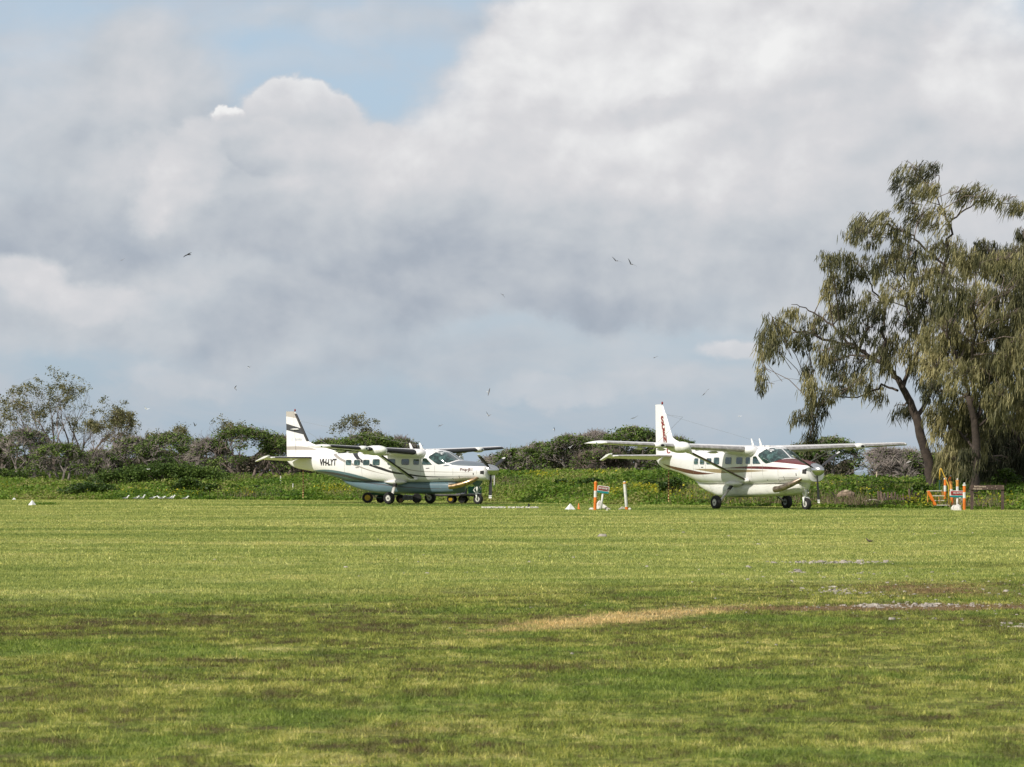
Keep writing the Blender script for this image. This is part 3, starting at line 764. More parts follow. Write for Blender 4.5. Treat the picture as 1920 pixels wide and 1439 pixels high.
# ------------------------------------------------------------------ the big drooping casuarinas
def cz(x, y): return 1400 + x / 2.115, 280 + y / 2.115     # from the enlarged study of the crown to photograph pixels
def casuarina(name_label, Y, trunk, limbs, blobs, seed, spread_y=3.5, dens=1.0, tone=.5, wind=(-.25, 0)):
    r = random.Random(seed); rn = np.random.default_rng(seed)
    P0 = at(*cz(*trunk[0][:2]), Y)
    base = Vector((P0.x, Y, float(height(P0.x, Y)) - .1))
    root = empty('casuarina_tree', base); tag(root, name_label, 'tree', 'big drooping casuarina trees')
    def loc(x, y, dy=0.0): return at(*cz(x, y), Y + dy) - base
    nodes = []
    m = MB()
    pts = [loc(x, y) for x, y, _ in trunk]; pts[0].z = 0.0
    rad = [w / 2.115 / F * Y for _, _, w in trunk]
    fine_p, fine_r = [], []
    for k in range(len(pts) - 1):
        for t in (0, .25, .5, .75):
            q = pts[k].lerp(pts[k + 1], t); j = rad[k] * .12
            fine_p.append(q + Vector((r.uniform(-j, j), r.uniform(-j, j), 0))); fine_r.append(rad[k] * (1 - t) + rad[k + 1] * t)
    fine_p.append(pts[-1]); fine_r.append(rad[-1])
    fine_r[0] *= 1.35; fine_r[1] *= 1.1
    m.tube(fine_p, fine_r, 14)
    nodes += [(p, q) for p, q in zip(fine_p[4:], fine_r[4:])]
    tr = m.build('trunk', M_BARK, root, smooth=True)
    for li in limbs:
        dy = r.uniform(-1, 1) * spread_y
        pl = [loc(x, y, dy * min(1, k / 2.5)) for k, (x, y) in enumerate(li[1])]
        fp, fr = [], []; w0 = li[0] / 2.115 / F * Y
        n = (len(pl) - 1) * 4
        for k in range(len(pl) - 1):
            for t in (0, .25, .5, .75):
                f = (k * 4 + t * 4) / n
                fp.append(pl[k].lerp(pl[k + 1], t) + Vector([r.uniform(-.09, .09) for _ in range(3)]) * (1 if f > 0 else 0))
                fr.append(w0 * (1 - .82 * f))
        fp.append(pl[-1]); fr.append(w0 * .15)
        mm = MB(); mm.tube(fp, fr, 8, cap=False); mm.build('limb', M_BARK, root, smooth=True)
        nodes += list(zip(fp[2:], fr[2:]))
    NP = np.array([list(p) for p, _ in nodes])
    mt = MB(); TP = []; TT = []; TW = []; TL = []
    for bx, by, rx, ry in blobs:
        dyb = r.uniform(-1, 1) * spread_y
        c = loc(bx, by, dyb)
        sx = rx / 2.115 / F * Y; sz = ry / 2.115 / F * Y
        near = nodes[int(np.argmin(np.linalg.norm(NP - np.array(c), axis=1) + (NP[:, 2] > c.z + .3) * .8))]
        r0 = min(near[1] * .7, .06)
        mid = near[0].lerp(c, .5) + Vector((0, 0, .25 * (c - near[0]).length * .4))
        mt.tube([near[0], mid, c], [r0, r0 * .7, r0 * .4], 5, cap=False)
        nt_ = int(46 * dens * (sx * sz) ** .85 / 1.2) + 4
        t0 = tone + r.uniform(-.36, .30); lk = r.uniform(.7, 1.25)
        for k in range(nt_):
            a = r.uniform(0, 6.28); q = math.sqrt(r.random()); ph = r.uniform(-1, 1)
            tp = c + Vector((math.cos(a) * q * sx, ph * min(sx, 1.6) * .8, math.sin(a) * q * sz * .9 + .15))
            if r.random() < .45:
                mt.tube([c.lerp(near[0], r.uniform(0, .5)), c.lerp(tp, .55) + Vector((0, 0, .12)), tp], [.016, .011, .006], 3, cap=False)
            TP.append(list(tp)); TT.append(t0 + r.gauss(0, .08)); TL.append(r.uniform(.55, 1.25) * lk); TW.append(1.0 if by < 330 else .35)
    mt.build('branches', M_TWIGD, root)['kind'] = 'stuff'
    TP = np.array(TP); TT = np.array(TT); TL = np.array(TL); TW = np.array(TW)
    k = 20
    n = len(TP) * k
    P = np.repeat(TP, k, 0) + rn.normal(0, 1, (n, 3)) * (.10, .10, .07)
    # needles hang in a plume below the twig
    s = rn.uniform(0, 1, n) * .45
    L = np.repeat(TL, k) * rn.uniform(.22, .55, n)
    wnd = np.repeat(TW, k)
    P[:, 2] -= s * np.repeat(TL, k) * .9; P[:, 0] += wind[0] * s * wnd
    P[:, :2] *= 1
    D = np.stack([wind[0] * wnd * 1.6 + rn.normal(0, .24, n), rn.normal(0, .24, n), -np.ones(n) * (1 - .25 * wnd)], -1)
    D /= np.linalg.norm(D, axis=1)[:, None]
    a = rn.uniform(0, 6.28, n); Wv = np.stack([np.cos(a), np.sin(a), 0 * a], -1) * .021
    A = P; B = P + D * (L * .55)[:, None]; Cc = P + D * L[:, None] + np.stack([0 * L, 0 * L, -.04 * L], -1)
    V = np.stack([A - Wv * .5, A + Wv * .5, B + Wv, B - Wv, Cc], 1).reshape(-1, 3)
    i = np.arange(n)[:, None] * 5
    Fa = np.concatenate([i + np.array([[0, 1, 2]]), i + np.array([[0, 2, 3]]), i + np.array([[3, 2, 4]])], 0)
    t = np.clip(np.repeat(TT, k) + rn.normal(0, .12, n), 0, 1)
    o = np_mesh('needle_foliage', V, Fa, M_CAS, {'tint': np.repeat(t, 5)}, root); o['kind'] = 'stuff'
    return root

casuarina('tallest casuarina with the leaning dark trunk beside the orange steps', 146,
 [(737, 1352, 21), (722, 1250, 19.5), (692, 1140, 18), (672, 1060, 17), (640, 985, 14), (600, 910, 12)],
 [(11, [(600, 910), (560, 868), (500, 825), (430, 790), (340, 758), (200, 722), (110, 672), (62, 760)]),
  (7, [(500, 828), (400, 762), (320, 682), (250, 640), (178, 616)]),
  (10, [(672, 1060), (716, 1000), (762, 880), (800, 760), (842, 600), (830, 520)]),
  (9, [(620, 945), (652, 860), (700, 780), (742, 640), (782, 462), (700, 382), (650, 332), (600, 318), (560, 330)]),
  (6, [(782, 462), (812, 330), (790, 250), (748, 180), (688, 140)]),
  (4, [(800, 300), (868, 232), (950, 200), (1042, 212), (1100, 225)]),
  (7, [(560, 870), (542, 730), (558, 610), (520, 588), (470, 480), (420, 440)]),
  (5, [(600, 958), (540, 938), (480, 968), (400, 990), (302, 962), (250, 900)]),
  (4, [(302, 965), (272, 1080), (252, 1140)]),
  (6, [(700, 780), (640, 620), (660, 480), (640, 430)]),
  (5, [(640, 330), (560, 300), (470, 290), (420, 320)]),
  (3.5, [(740, 170), (700, 110), (650, 70)]), (3, [(748, 180), (770, 120), (740, 80)])],
 [(670, 85, 70, 40), (640, 140, 55, 40), (735, 75, 40, 35), (720, 165, 50, 50), (860, 170, 45, 35), (920, 165, 60, 26), (960, 190, 40, 22), (1040, 208, 60, 20), (1100, 230, 40, 20), (780, 265, 60, 50), (690, 265, 50, 45), (640, 220, 40, 40),
  (470, 282, 50, 40), (545, 290, 60, 50), (430, 330, 35, 38), (620, 330, 45, 42), (490, 350, 50, 40), (600, 390, 60, 40),
  (330, 445, 45, 45), (395, 430, 55, 40), (345, 520, 35, 45), (460, 470, 65, 55), (560, 460, 65, 55), (650, 430, 60, 55), (750, 395, 60, 50), (320, 560, 25, 35), (400, 530, 35, 40), (700, 500, 60, 60),
  (200, 650, 55, 28), (110, 690, 45, 45), (75, 760, 36, 50), (165, 740, 70, 45), (270, 690, 60, 50), (345, 630, 50, 40), (60, 860, 18, 60), (60, 935, 16, 40), (240, 760, 55, 50), (120, 790, 30, 50),
  (420, 630, 65, 50), (520, 610, 70, 60), (600, 560, 65, 65), (700, 600, 60, 60), (390, 730, 75, 60), (490, 700, 75, 65), (560, 760, 60, 60), (350, 840, 60, 70), (440, 850, 60, 65), (530, 830, 50, 60), (300, 800, 40, 60),
  (620, 700, 50, 65), (670, 680, 50, 60), (640, 800, 50, 60), (700, 860, 50, 60), (390, 930, 50, 55), (330, 960, 35, 60), (450, 930, 50, 45),
  (258, 915, 30, 45), (262, 990, 26, 50), (212, 1060, 30, 22), (262, 1060, 22, 40), (252, 1130, 26, 45), (300, 1020, 25, 50), (240, 870, 20, 25),
  (620, 1020, 40, 35), (510, 960, 45, 30), (780, 500, 70, 60), (850, 460, 60, 50), (820, 380, 50, 45)],
 seed=5, dens=.95, tone=.45)
casuarina('broad casuarina with golden green foliage hanging down to the brown wooden sign', 141,
 [(905, 1400, 22), (900, 1300, 20), (912, 1190, 17), (905, 1080, 14), (880, 980, 12)],
 [(9, [(880, 980), (850, 860), (800, 740), (780, 640)]), (9, [(905, 1080), (960, 940), (1000, 800), (1040, 640), (1050, 520)]),
  (7, [(900, 1000), (900, 860), (910, 700), (900, 560), (930, 450)]), (6, [(912, 1190), (840, 1120), (780, 1080), (740, 1090)]),
  (6, [(905, 1100), (1000, 1050), (1100, 980), (1180, 940)])],
 [(820, 560, 85, 80), (920, 600, 90, 85), (1040, 560, 90, 85), (780, 720, 80, 75), (880, 760, 95, 90), (1000, 740, 90, 90), (755, 860, 70, 90), (850, 890, 85, 90), (970, 890, 90, 95), (1070, 840, 80, 100),
  (745, 960, 55, 55), (830, 1000, 70, 75), (930, 1020, 75, 75), (1040, 1020, 80, 80), (790, 1090, 60, 60), (790, 1160, 55, 65), (890, 1150, 75, 80), (930, 460, 75, 50), (1030, 440, 70, 50), (860, 420, 60, 40),
  (1150, 600, 90, 90), (1150, 760, 90, 100), (1170, 920, 90, 100), (1120, 480, 80, 60), (815, 650, 80, 60), (950, 680, 90, 60), (1060, 660, 80, 70), (820, 800, 80, 60), (860, 1080, 60, 50), (760, 1040, 50, 50), (980, 880, 80, 60), (920, 830, 80, 60), (1160, 1060, 80, 80),
  (800, 1230, 45, 50), (880, 1230, 45, 45), (1000, 980, 60, 60), (1100, 930, 70, 70), (760, 790, 50, 60), (700, 740, 30, 40)],
 seed=9, spread_y=3.6, dens=1.3, tone=.52)
casuarina('darker casuarina with a slanting trunk at the right edge', 150,
 [(1062, 1395, 26), (1085, 1310, 22), (1120, 1200, 19), (1170, 1080, 16)],
 [(9, [(1170, 1080), (1150, 900), (1120, 700), (1140, 500)]), (8, [(1120, 1200), (1040, 1100), (960, 1040)]), (8, [(1170, 1080), (1250, 940), (1300, 760)])],
 [(980, 1130, 75, 80), (1070, 1120, 80, 90), (920, 1220, 70, 75), (1000, 1230, 75, 80), (1080, 1220, 80, 85), (850, 1200, 55, 60), (1160, 1180, 90, 100), (1030, 1310, 55, 45), (960, 1300, 60, 40), (1120, 1310, 50, 50),
  (880, 1290, 45, 40), (1250, 900, 110, 130), (1260, 700, 110, 130), (1260, 1100, 110, 120), (1250, 520, 100, 90), (1120, 1000, 80, 80), (900, 1090, 60, 60), (1100, 330, 30, 18), (1090, 410, 70, 45), (1160, 420, 80, 60), (1000, 420, 70, 45), (940, 400, 60, 40), (1060, 490, 90, 60), (1130, 620, 80, 80), (1080, 760, 70, 80)],
 seed=14, spread_y=3.5, dens=1.9, tone=.22)

# ------------------------------------------------------------------ aeroplanes
def paint(name, base, bands=(), rough=.35, dirt=.25):
    """gloss paint; bands = (colour, lower edge points, upper edge points) in metres along / above the airframe"""
    m, g, out = newmat(name); b = g.n('ShaderNodeBsdfPrincipled')
    co = g.n('ShaderNodeTexCoord').outputs['Object']; X, Y, Z = g.sep(co)[:3]
    nz = g.noise(co, 1.6, 6, .65); n2 = g.noise(g.vm('MULTIPLY', co, (.5, 1, 3)), 6.0, 5, .6)
    c = g.mix(g.step(g.add(g.mul(nz, .6), g.mul(n2, .4)), .42, .72), base, tuple(k * (1 - dirt * .45) for k in base))
    for colr, lo, hi in bands:
        k = g.mul(g.m('GREATER_THAN', Z, g.curve(X, lo) if len(lo) > 1 else lo[0]), g.m('LESS_THAN', Z, g.curve(X, hi) if len(hi) > 1 else hi[0]))
        c = g.mix(k, c, colr)
    # belly grime
    gr = g.mul(g.step(Z, 1.25, .6), g.step(n2, .45, .75))
    c = g.mix(g.mul(gr, .35), c, (.16, .13, .10))
    g.put(b.inputs['Base Color'], c); g.put(b.inputs['Roughness'], g.m('MULTIPLY_ADD', nz, .25, rough - .1))
    b.inputs['Coat Weight'].default_value = .25; b.inputs['Coat Roughness'].default_value = .15
    bp = g.n('ShaderNodeBump'); bp.inputs['Strength'].default_value = .12; bp.inputs['Distance'].default_value = .02
    g.put(bp.inputs['Height'], g.noise(co, 2.2, 2, .5)); g.put(b.inputs['Normal'], bp.outputs[0])
    g.l.new(b.outputs[0], out.inputs[0]); return m

WHITE = (.80, .78, .77)
BLACK = (.018, .017, .018); TAN = (.33, .30, .27); BLUE = (.10, .17, .20); DARK = (.055, .055, .062)
MAROON = (.125, .022, .022); GOLD = (.30, .23, .125)
M_WHITE = paint('white_paint', WHITE)
M_GLASSP = None
def glass_mat():
    m, g, out = newmat('tinted_window'); b = g.n('ShaderNodeBsdfPrincipled')
    co = g.n('ShaderNodeTexCoord').outputs['Object']
    n = g.noise(co, 5.0, 4, .7, .6)
    c = g.ramp(n, [(.38, (.006, .014, .013)), (.52, (.016, .048, .042)), (.64, (.07, .14, .13)), (.74, (.22, .30, .31))])
    g.put(b.inputs['Base Color'], c); b.inputs['Roughness'].default_value = .04; b.inputs['Specular IOR Level'].default_value = .8
    b.inputs['Coat Weight'].default_value = .6; b.inputs['Coat Roughness'].default_value = .02
    g.l.new(b.outputs[0], out.inputs[0]); return m
M_PANE = glass_mat()
M_BLACK = pbr('black_rubber', (.016, .015, .015), .6, vscale=8)
M_TYRE = pbr('tyre_rubber', (.018, .017, .017), .85, vscale=9, var=.4, bump=.4)
M_RIM = pbr('white_rim', (.62, .60, .55), .5, var=.3, vscale=9)
M_SILVER = pbr('polished_metal', (.62, .62, .62), .22, 1.0)
M_GREYMET = pbr('grey_metal', (.32, .32, .33), .45, .7)
M_COPPER = pbr('heat_stained_steel', (.55, .38, .22), .3, 1.0, var=.4, vscale=6)
M_BROWNST = pbr('sooty_steel', (.34, .27, .21), .4, .8, var=.45, vscale=6)
M_BLADEB = pbr('propeller_black', (.022, .022, .025), .45)
M_WPAINT = pbr('white_gloss', (.78, .77, .73), .35)
M_MAR = pbr('maroon_paint', (.23, .016, .014), .4)
M_RED = pbr('red_lens', (.25, .01, .008), .2)
M_LETK = pbr('black_lettering', BLACK, .5)
M_LETB = pbr('brown_lettering', (.10, .03, .028), .5)
M_LETG = pbr('faded_grey_lettering', (.45, .47, .50), .5)
M_BOOTG = pbr('silver_leading_edge', (.50, .47, .44), .35, .5, var=.3, vscale=5)
M_CREAM = pbr('cream_gear_leg', (.62, .60, .56), .4)

def pchip(xs, ys, xq):
    xs = np.array(xs, float); ys = np.array(ys, float); h = np.diff(xs); d = np.diff(ys) / h
    mm = np.zeros(len(xs)); mm[0], mm[-1] = d[0], d[-1]
    for i in range(1, len(xs) - 1):
        if d[i - 1] * d[i] > 0:
            w1, w2 = 2 * h[i] + h[i - 1], h[i] + 2 * h[i - 1]; mm[i] = (w1 + w2) / (w1 / d[i - 1] + w2 / d[i])
    k = np.clip(np.searchsorted(xs, xq) - 1, 0, len(xs) - 2); t = (xq - xs[k]) / h[k]
    return ((1 + 2 * t) * (1 - t) ** 2 * ys[k] + t * (1 - t) ** 2 * h[k] * mm[k] + t * t * (3 - 2 * t) * ys[k + 1] + t * t * (t - 1) * h[k] * mm[k + 1])

def loft_body(sec, nx=90, nr=44):
    """sec rows: x, z bottom, z top, half width, z of widest line, exponent"""
    S = np.array(sec, float)
    xq = np.unique(np.concatenate([np.linspace(S[0, 0], S[-1, 0], nx), S[:, 0]]))
    cols = [pchip(S[:, 0], S[:, j], xq) for j in range(1, 6)]
    m = MB(); rs = []
    for i, x in enumerate(xq):
        zb, zt, hw, zc, n = (c[i] for c in cols); ring = []
        for j in range(nr):
            a = 2 * math.pi * j / nr; cs, sn = math.cos(a), math.sin(a)
            y = hw * math.copysign(abs(cs) ** (2 / n), cs); s = math.copysign(abs(sn) ** (2 / n), sn)
            ring.append((x, y, zc + (zt - zc) * s if sn > 0 else zc + (zc - zb) * s))
        rs.append(ring)
    m.rings(rs); return m

def text_tris(txt, size, bold=.0, shear=0.0, spacing=1.0):
    c = bpy.data.curves.new('t', 'FONT'); c.body = txt; c.size = size; c.offset = bold; c.shear = shear; c.space_character = spacing
    c.resolution_u = 3; c.align_x = 'CENTER'; c.align_y = 'CENTER'; c.fill_mode = 'FRONT'
    o = bpy.data.objects.new('t', c); COL.objects.link(o)
    dg = bpy.context.evaluated_depsgraph_get(); me = o.evaluated_get(dg).to_mesh()
    import bmesh
    bm = bmesh.new(); bm.from_mesh(me); o.evaluated_get(dg).to_mesh_clear(); bpy.data.objects.remove(o); bpy.data.curves.remove(c)
    for k in (0, 1):
        lo = min(v.co[k] for v in bm.verts); hi = max(v.co[k] for v in bm.verts); n = int((hi - lo) / .05)
        for i in range(1, n + 1):
            q = [0, 0, 0]; q[k] = lo + (hi - lo) * i / (n + 1); no = [0, 0, 0]; no[k] = 1
            bmesh.ops.bisect_plane(bm, geom=bm.verts[:] + bm.edges[:] + bm.faces[:], plane_co=q, plane_no=no)
    bmesh.ops.triangulate(bm, faces=bm.faces[:]); bm.verts.index_update()
    V = [v.co.copy() for v in bm.verts]; T = [tuple(v.index for v in f.verts) for f in bm.faces]; bm.free()
    return V, T

def poly_tris(pts, cell=.09):
    """fill a 2D polygon with a fine grid clipped to it, returns verts, tris"""
    import bmesh
    bm = bmesh.new(); vs = [bm.verts.new((p[0], p[1], 0)) for p in pts]; bm.faces.new(vs)
    lo = [min(p[k] for p in pts) for k in (0, 1)]; hi = [max(p[k] for p in pts) for k in (0, 1)]
    for k in (0, 1):
        n = int((hi[k] - lo[k]) / cell)
        for i in range(1, n + 1):
            q = [0, 0, 0]; q[k] = lo[k] + (hi[k] - lo[k]) * i / (n + 1); no = [0, 0, 0]; no[k] = 1
            bmesh.ops.bisect_plane(bm, geom=bm.verts[:] + bm.edges[:] + bm.faces[:], plane_co=q, plane_no=no)
    bmesh.ops.triangulate(bm, faces=bm.faces[:])
    bm.verts.index_update()
    V = [v.co.copy() for v in bm.verts]; T = [tuple(v.index for v in f.verts) for f in bm.faces]; bm.free()
    return V, T
def round_rect(x0, x1, z0, z1, r=.06):
    P = []
    for cx, cz_, a0 in ((x1 - r, z1 - r, 0), (x0 + r, z1 - r, 90), (x0 + r, z0 + r, 180), (x1 - r, z0 + r, 270)):
        for k in range(4): a = R(a0 + k * 30); P.append((cx + r * math.cos(a), cz_ + r * math.sin(a)))
    return P
def shrink_poly(pts, k):
    cx = sum(p[0] for p in pts) / len(pts); cy = sum(p[1] for p in pts) / len(pts)
    out = []
    for x, y in pts:
        d = math.hypot(x - cx, y - cy); out.append((x + (cx - x) * k / d, y + (cy - y) * k / d))
    return out

def decal(name, V2, T, bvh, to3, direc, off, mat, parent):
    """throw flat shape points onto a body along a direction and float them just above it"""
    VV = []; ok = []
    for v in V2:
        o = Vector(to3(v)); d = Vector(direc).normalized()
        h = bvh.ray_cast(o - d * 3, d)
        if h[0] is None: VV.append(o); ok.append(False); continue
        VV.append(h[0] - d * off); ok.append(True)
    T = [t for t in T if all(ok[i] for i in t)]
    me = bpy.data.meshes.new(name); me.from_pydata([tuple(v) for v in VV], [], T); me.materials.append(mat)
    me.polygons.foreach_set('use_smooth', [True] * len(T)); me.update()
    o = bpy.data.objects.new(name, me); COL.objects.link(o); o.parent = parent; return o

FSEC = [(.50, 1.17, 1.80, .40, 1.50, 2.5), (.62, 1.13, 1.87, .47, 1.50, 2.5), (.90, 1.12, 1.96, .55, 1.52, 2.6), (1.4, 1.13, 2.04, .63, 1.54, 2.8), (1.9, 1.09, 2.08, .70, 1.55, 3.0),
        (2.2, 1.06, 2.12, .745, 1.56, 3.0), (2.5, 1.05, 2.29, .775, 1.60, 3.0), (2.95, 1.04, 2.53, .80, 1.65, 3.0), (3.3, 1.03, 2.60, .81, 1.68, 3.2), (4.0, 1.02, 2.62, .81, 1.7, 3.8), (5.9, 1.02, 2.61, .81, 1.7, 3.8),
        (7.0, 1.02, 2.57, .80, 1.72, 3.4), (8.2, 1.06, 2.51, .71, 1.76, 3.0), (9.0, 1.19, 2.47, .60, 1.84, 2.7), (10.0, 1.42, 2.43, .44, 1.95, 2.4), (11.0, 1.60, 2.38, .29, 2.02, 2.2), (11.7, 1.71, 2.34, .18, 2.06, 2.1),
        (12.1, 1.85, 2.30, .11, 2.1, 2.0), (12.36, 2.06, 2.26, .05, 2.16, 2.0)]

def airfoil(n=14, t=.16):
    """unit chord section, points round the nose from the upper trailing edge"""
    P = []
    for k in range(n + 1):
        a = math.pi * k / n; x = .5 + .5 * math.cos(a)
        yt = 5 * t * (.2969 * math.sqrt(x) - .126 * x - .3516 * x * x + .2843 * x ** 3 - .1036 * x ** 4)
        P.append((x, yt * 1.15 + .012 * math.sin(math.pi * x)))
    for k in range(1, n):
        a = math.pi * k / n; x = .5 - .5 * math.cos(a)
        yt = 5 * t * (.2969 * math.sqrt(x) - .126 * x - .3516 * x * x + .2843 * x ** 3 - .1036 * x ** 4)
        P.append((x, -yt * .85 + .012 * math.sin(math.pi * x)))
    return P
def wing_at(y):
    """leading edge x, chord, height, thickness ratio"""
    a = (abs(y) - .8) / 7.14
    a = max(0, a)
    return 3.97 + .50 * a, 1.98 - .78 * a, 2.46 + .29 * a, .165 - .045 * a
def wing_section(y, sgn, x0=0.0, x1=1.0, grow_=0.0, n=14):
    le, ch, z, t = wing_at(y); P = []
    for fx, fz in airfoil(n, t):
        if x0 <= fx <= x1 + 1e-6: P.append((le + fx * ch, sgn * y, z + fz * ch * 1.0))
    return P

def wheel(parent, name, c, r, w, rim_r, dark=False):
    x, y, z = c
    root = MB()
    prof = []
    for k in range(9):
        a = math.pi * k / 8; prof.append((r - w * .36 + w * .36 * math.sin(a) ** .6, -w / 2 * math.cos(a)))
    prof = [(rim_r, -w * .42)] + prof + [(rim_r, w * .42)]
    o = root.lathe(prof, (0, 0, 0), 'Y', 28, cap=False).build(name, M_TYRE, parent, smooth=True, loc=c, sharp=50)
    m = MB()
    for s in (-1, 1):
        m.lathe([(rim_r * 1.02, s * w * .40), (rim_r * .92, s * w * .44), (rim_r * .75, s * w * .32), (rim_r * .45, s * w * .36), (rim_r * .42, s * w * .46), (.001, s * w * .46)], (0, 0, 0), 'Y', 20)
    m.build('rim', M_RIM if not dark else M_GREYMET, o, smooth=True, sharp=40)
    h = MB()
    for s in (-1, 1): h.lathe([(rim_r * .28, s * w * .462), (rim_r * .22, s * w * .50), (.001, s * w * .50)], (0, 0, 0), 'Y', 10)
    h.build('hub', M_BLACK, o)
    return o

def aeroplane(which, X, D, a, label):
    L = which == 'L'
    root = empty('aeroplane', (X, D, 0), math.pi - a)
    tag(root, label, 'aeroplane', 'single engine high winged aeroplanes parked on the grass')
    if L:
        fus = paint('livery_black_and_blue', WHITE, [
            (TAN, [(5.7, 1.385), (6.75, 1.57), (7.54, 1.77), (8.56, 2.05), (9.3, 2.36), (9.6, 2.6)], [(5.7, 1.385), (6.75, 1.61), (7.54, 1.84), (8.56, 2.16), (9.1, 2.38), (9.6, 2.6)]),
            (TAN, [(.6, 1.53), (2.9, 1.535), (4.15, 1.58), (5.0, 1.73), (6.4, 2.2)], [(.6, 1.535), (2.9, 1.56), (4.15, 1.615), (5.0, 1.77), (6.4, 2.2)]),
            (BLACK, [(1.6, 1.345), (2.91, 1.29), (4.07, 1.32), (4.66, 1.395), (5.43, 1.46), (6.21, 1.64), (6.87, 1.83), (7.42, 2.01), (8.09, 2.43), (8.5, 2.7)],
                    [(1.6, 1.345), (2.91, 1.33), (4.07, 1.385), (4.66, 1.47), (5.43, 1.56), (6.21, 1.77), (6.9, 1.96), (7.38, 2.14), (7.77, 2.43), (8.1, 2.7), (8.5, 2.7)]),
            (BLUE, [-1.0], [(5.0, .98), (5.89, 1.01), (6.6, 1.12), (7.38, 1.33), (8.56, 1.55), (9.75, 1.66), (10.52, 1.62), (10.95, 1.55)]),
            (DARK, [(5.9, .99), (6.2, 1.0), (7.38, 1.07), (7.77, 1.16), (8.96, 1.37), (9.59, 1.45), (10.3, 1.57)], [(5.9, .99), (6.2, 1.07), (7.38, 1.21), (8.56, 1.43), (9.52, 1.55), (10.3, 1.57)]),
            ((.13, .155, .18), [1.82], [(0, 2.3), (1.85, 2.3), (2.0, 2.12), (2.63, 1.85), (2.75, 1.80), (3.0, 1.5)])])
        finm = paint('fin_grey_bands', WHITE, [
            (DARK, [(11.0, 3.31), (12.45, 3.62)], [(11.0, 3.57), (12.45, 3.94)]),
            ((.46, .42, .38), [(11.3, 4.13), (12.47, 4.30)], [(11.3, 4.9), (12.4, 4.9)]),
            ((.42, .38, .34), [(10.6, 2.63), (12.45, 2.64)], [(10.6, 2.64), (11.16, 2.77), (12.45, 2.80)])])
        podm = paint('pod_blue', (.10, .165, .195), [(DARK, [(2.0, .745), (3.5, .735), (5.0, .80), (6.5, .93), (7.5, 1.02)], [(2.0, .75), (3.5, .765), (5.0, .84), (6.5, .98), (7.5, 1.02)])], rough=.4)
        boot = M_BLACK; legm = M_CREAM; exm = M_COPPER
    else:
        fus = paint('livery_maroon_and_gold', WHITE, [
            (GOLD, [(2.7, 1.60), (4.41, 1.54), (5.33, 1.52), (6.39, 1.51), (7.53, 1.6), (8.5, 1.68)], [(2.7, 1.60), (4.41, 1.645), (5.72, 1.66), (7.06, 1.685), (8.5, 1.68)]),
            (MAROON, [(.8, 1.67), (2.03, 1.66), (3.92, 1.685), (5.63, 1.70), (6.1, 1.70)], [(.8, 1.67), (2.03, 1.745), (3.16, 1.785), (4.69, 1.775), (5.6, 1.73), (6.1, 1.70)]),
            ((.11, .035, .028), [(6.6, 1.49), (8.03, 1.44), (9.06, 1.49), (10.09, 1.60), (10.94, 1.73), (11.7, 1.93)], [(6.6, 1.49), (7.69, 1.54), (8.71, 1.64), (10.09, 1.75), (11.29, 1.87), (11.7, 1.93)]),
            (MAROON, [(.4, 1.78), (.61, 1.81), (1.6, 1.90), (2.61, 1.965), (2.9, 1.98)], [(0, 2.35), (1.6, 2.35), (1.9, 2.17), (2.61, 1.975), (2.9, 1.9)])])
        finm = M_WHITE
        podm = paint('pod_white', (.70, .69, .64)); boot = M_BOOTG; legm = M_BLADEB; exm = M_BROWNST
    fm = loft_body(FSEC)
    f = fm.build('fuselage', fus, root, smooth=True, sharp=60)
    bvh = BVHTree.FromPolygons([Vector(v) for v in fm.v], fm.f)
    # windows, both sides
    zb, zt = (1.84, 2.18)
    W = [(3.99, 4.36), (4.56, 5.05), (5.37, 5.86), (6.28, 6.73), (6.88, 7.31), (7.45, 7.87), (8.0, 8.40)]
    shapes = [round_rect(x0, x1, zb + (.02 if x0 > 6 else .03), zt - (.03 if x0 > 6.8 else 0), .07) for x0, x1 in W]
    shapes.append([(3.24, 1.885), (3.80, 1.87), (3.84, 1.9), (3.84, 2.18), (3.8, 2.215), (3.63, 2.225), (3.57, 2.2)])
    for s in (1, -1):
        to3 = (lambda v, s=s: (v[0], s * 1.2, v[1])); dr = (0, -s, 0)
        for sh_ in shapes:
            V2, T = poly_tris(sh_, .12); fr = decal('window', V2, T, bvh, to3, dr, .006, M_WHITE if not L else M_WPAINT, f)
            V2, T = poly_tris(shrink_poly(sh_, .022), .12); decal('pane', V2, T, bvh, to3, dr, .016, M_PANE, f)
        # windscreen half, wrapped round the front corner
        ws = [(.035, 2.145), (.32, 2.115), (.56, 2.05), (.74, 1.93), (.83, 1.90), (1.05, 2.06), (1.28, 2.22), (1.26, 2.32), (.95, 2.45), (.60, 2.52), (.30, 2.545), (.035, 2.55)]
        V2, T = poly_tris(ws, .06)
        def to_ws(v, s=s):
            # first stretch looks ahead, the outer one turns aft along the cabin side
            t = v[0]
            if t < .55: return (-.2, s * t * 1.05, v[1])
            k = t - .55
            return (-.2 + k * 4.2, s * (.577 + k * .9), v[1])
        VV, ok = [], []
        for v in V2:
            t = v[0]; o = Vector((2.2, s * min(t, .55) * 1.05, v[1]))
            if t <= .55: q = Vector((3.2, s * t * 1.02, v[1])); d = Vector((1, 0, 0)); st = q - d * 4
            else:
                k = (t - .55) / .73; ang = k * R(82); d = Vector((math.cos(ang), -s * math.sin(ang), 0))
                q = Vector((2.62 + k * .86, s * (.56 + .26 * min(1, k * 2)), v[1])); st = q - d * 3
            h = bvh.ray_cast(st, d)
            ok.append(h[0] is not None); VV.append(h[0] - d * .012 if h[0] else q)
        T = [t for t in T if all(ok[i] for i in t)]
        me = bpy.data.meshes.new('windscreen'); me.from_pydata([tuple(v) for v in VV], [], T); me.materials.append(M_PANE)
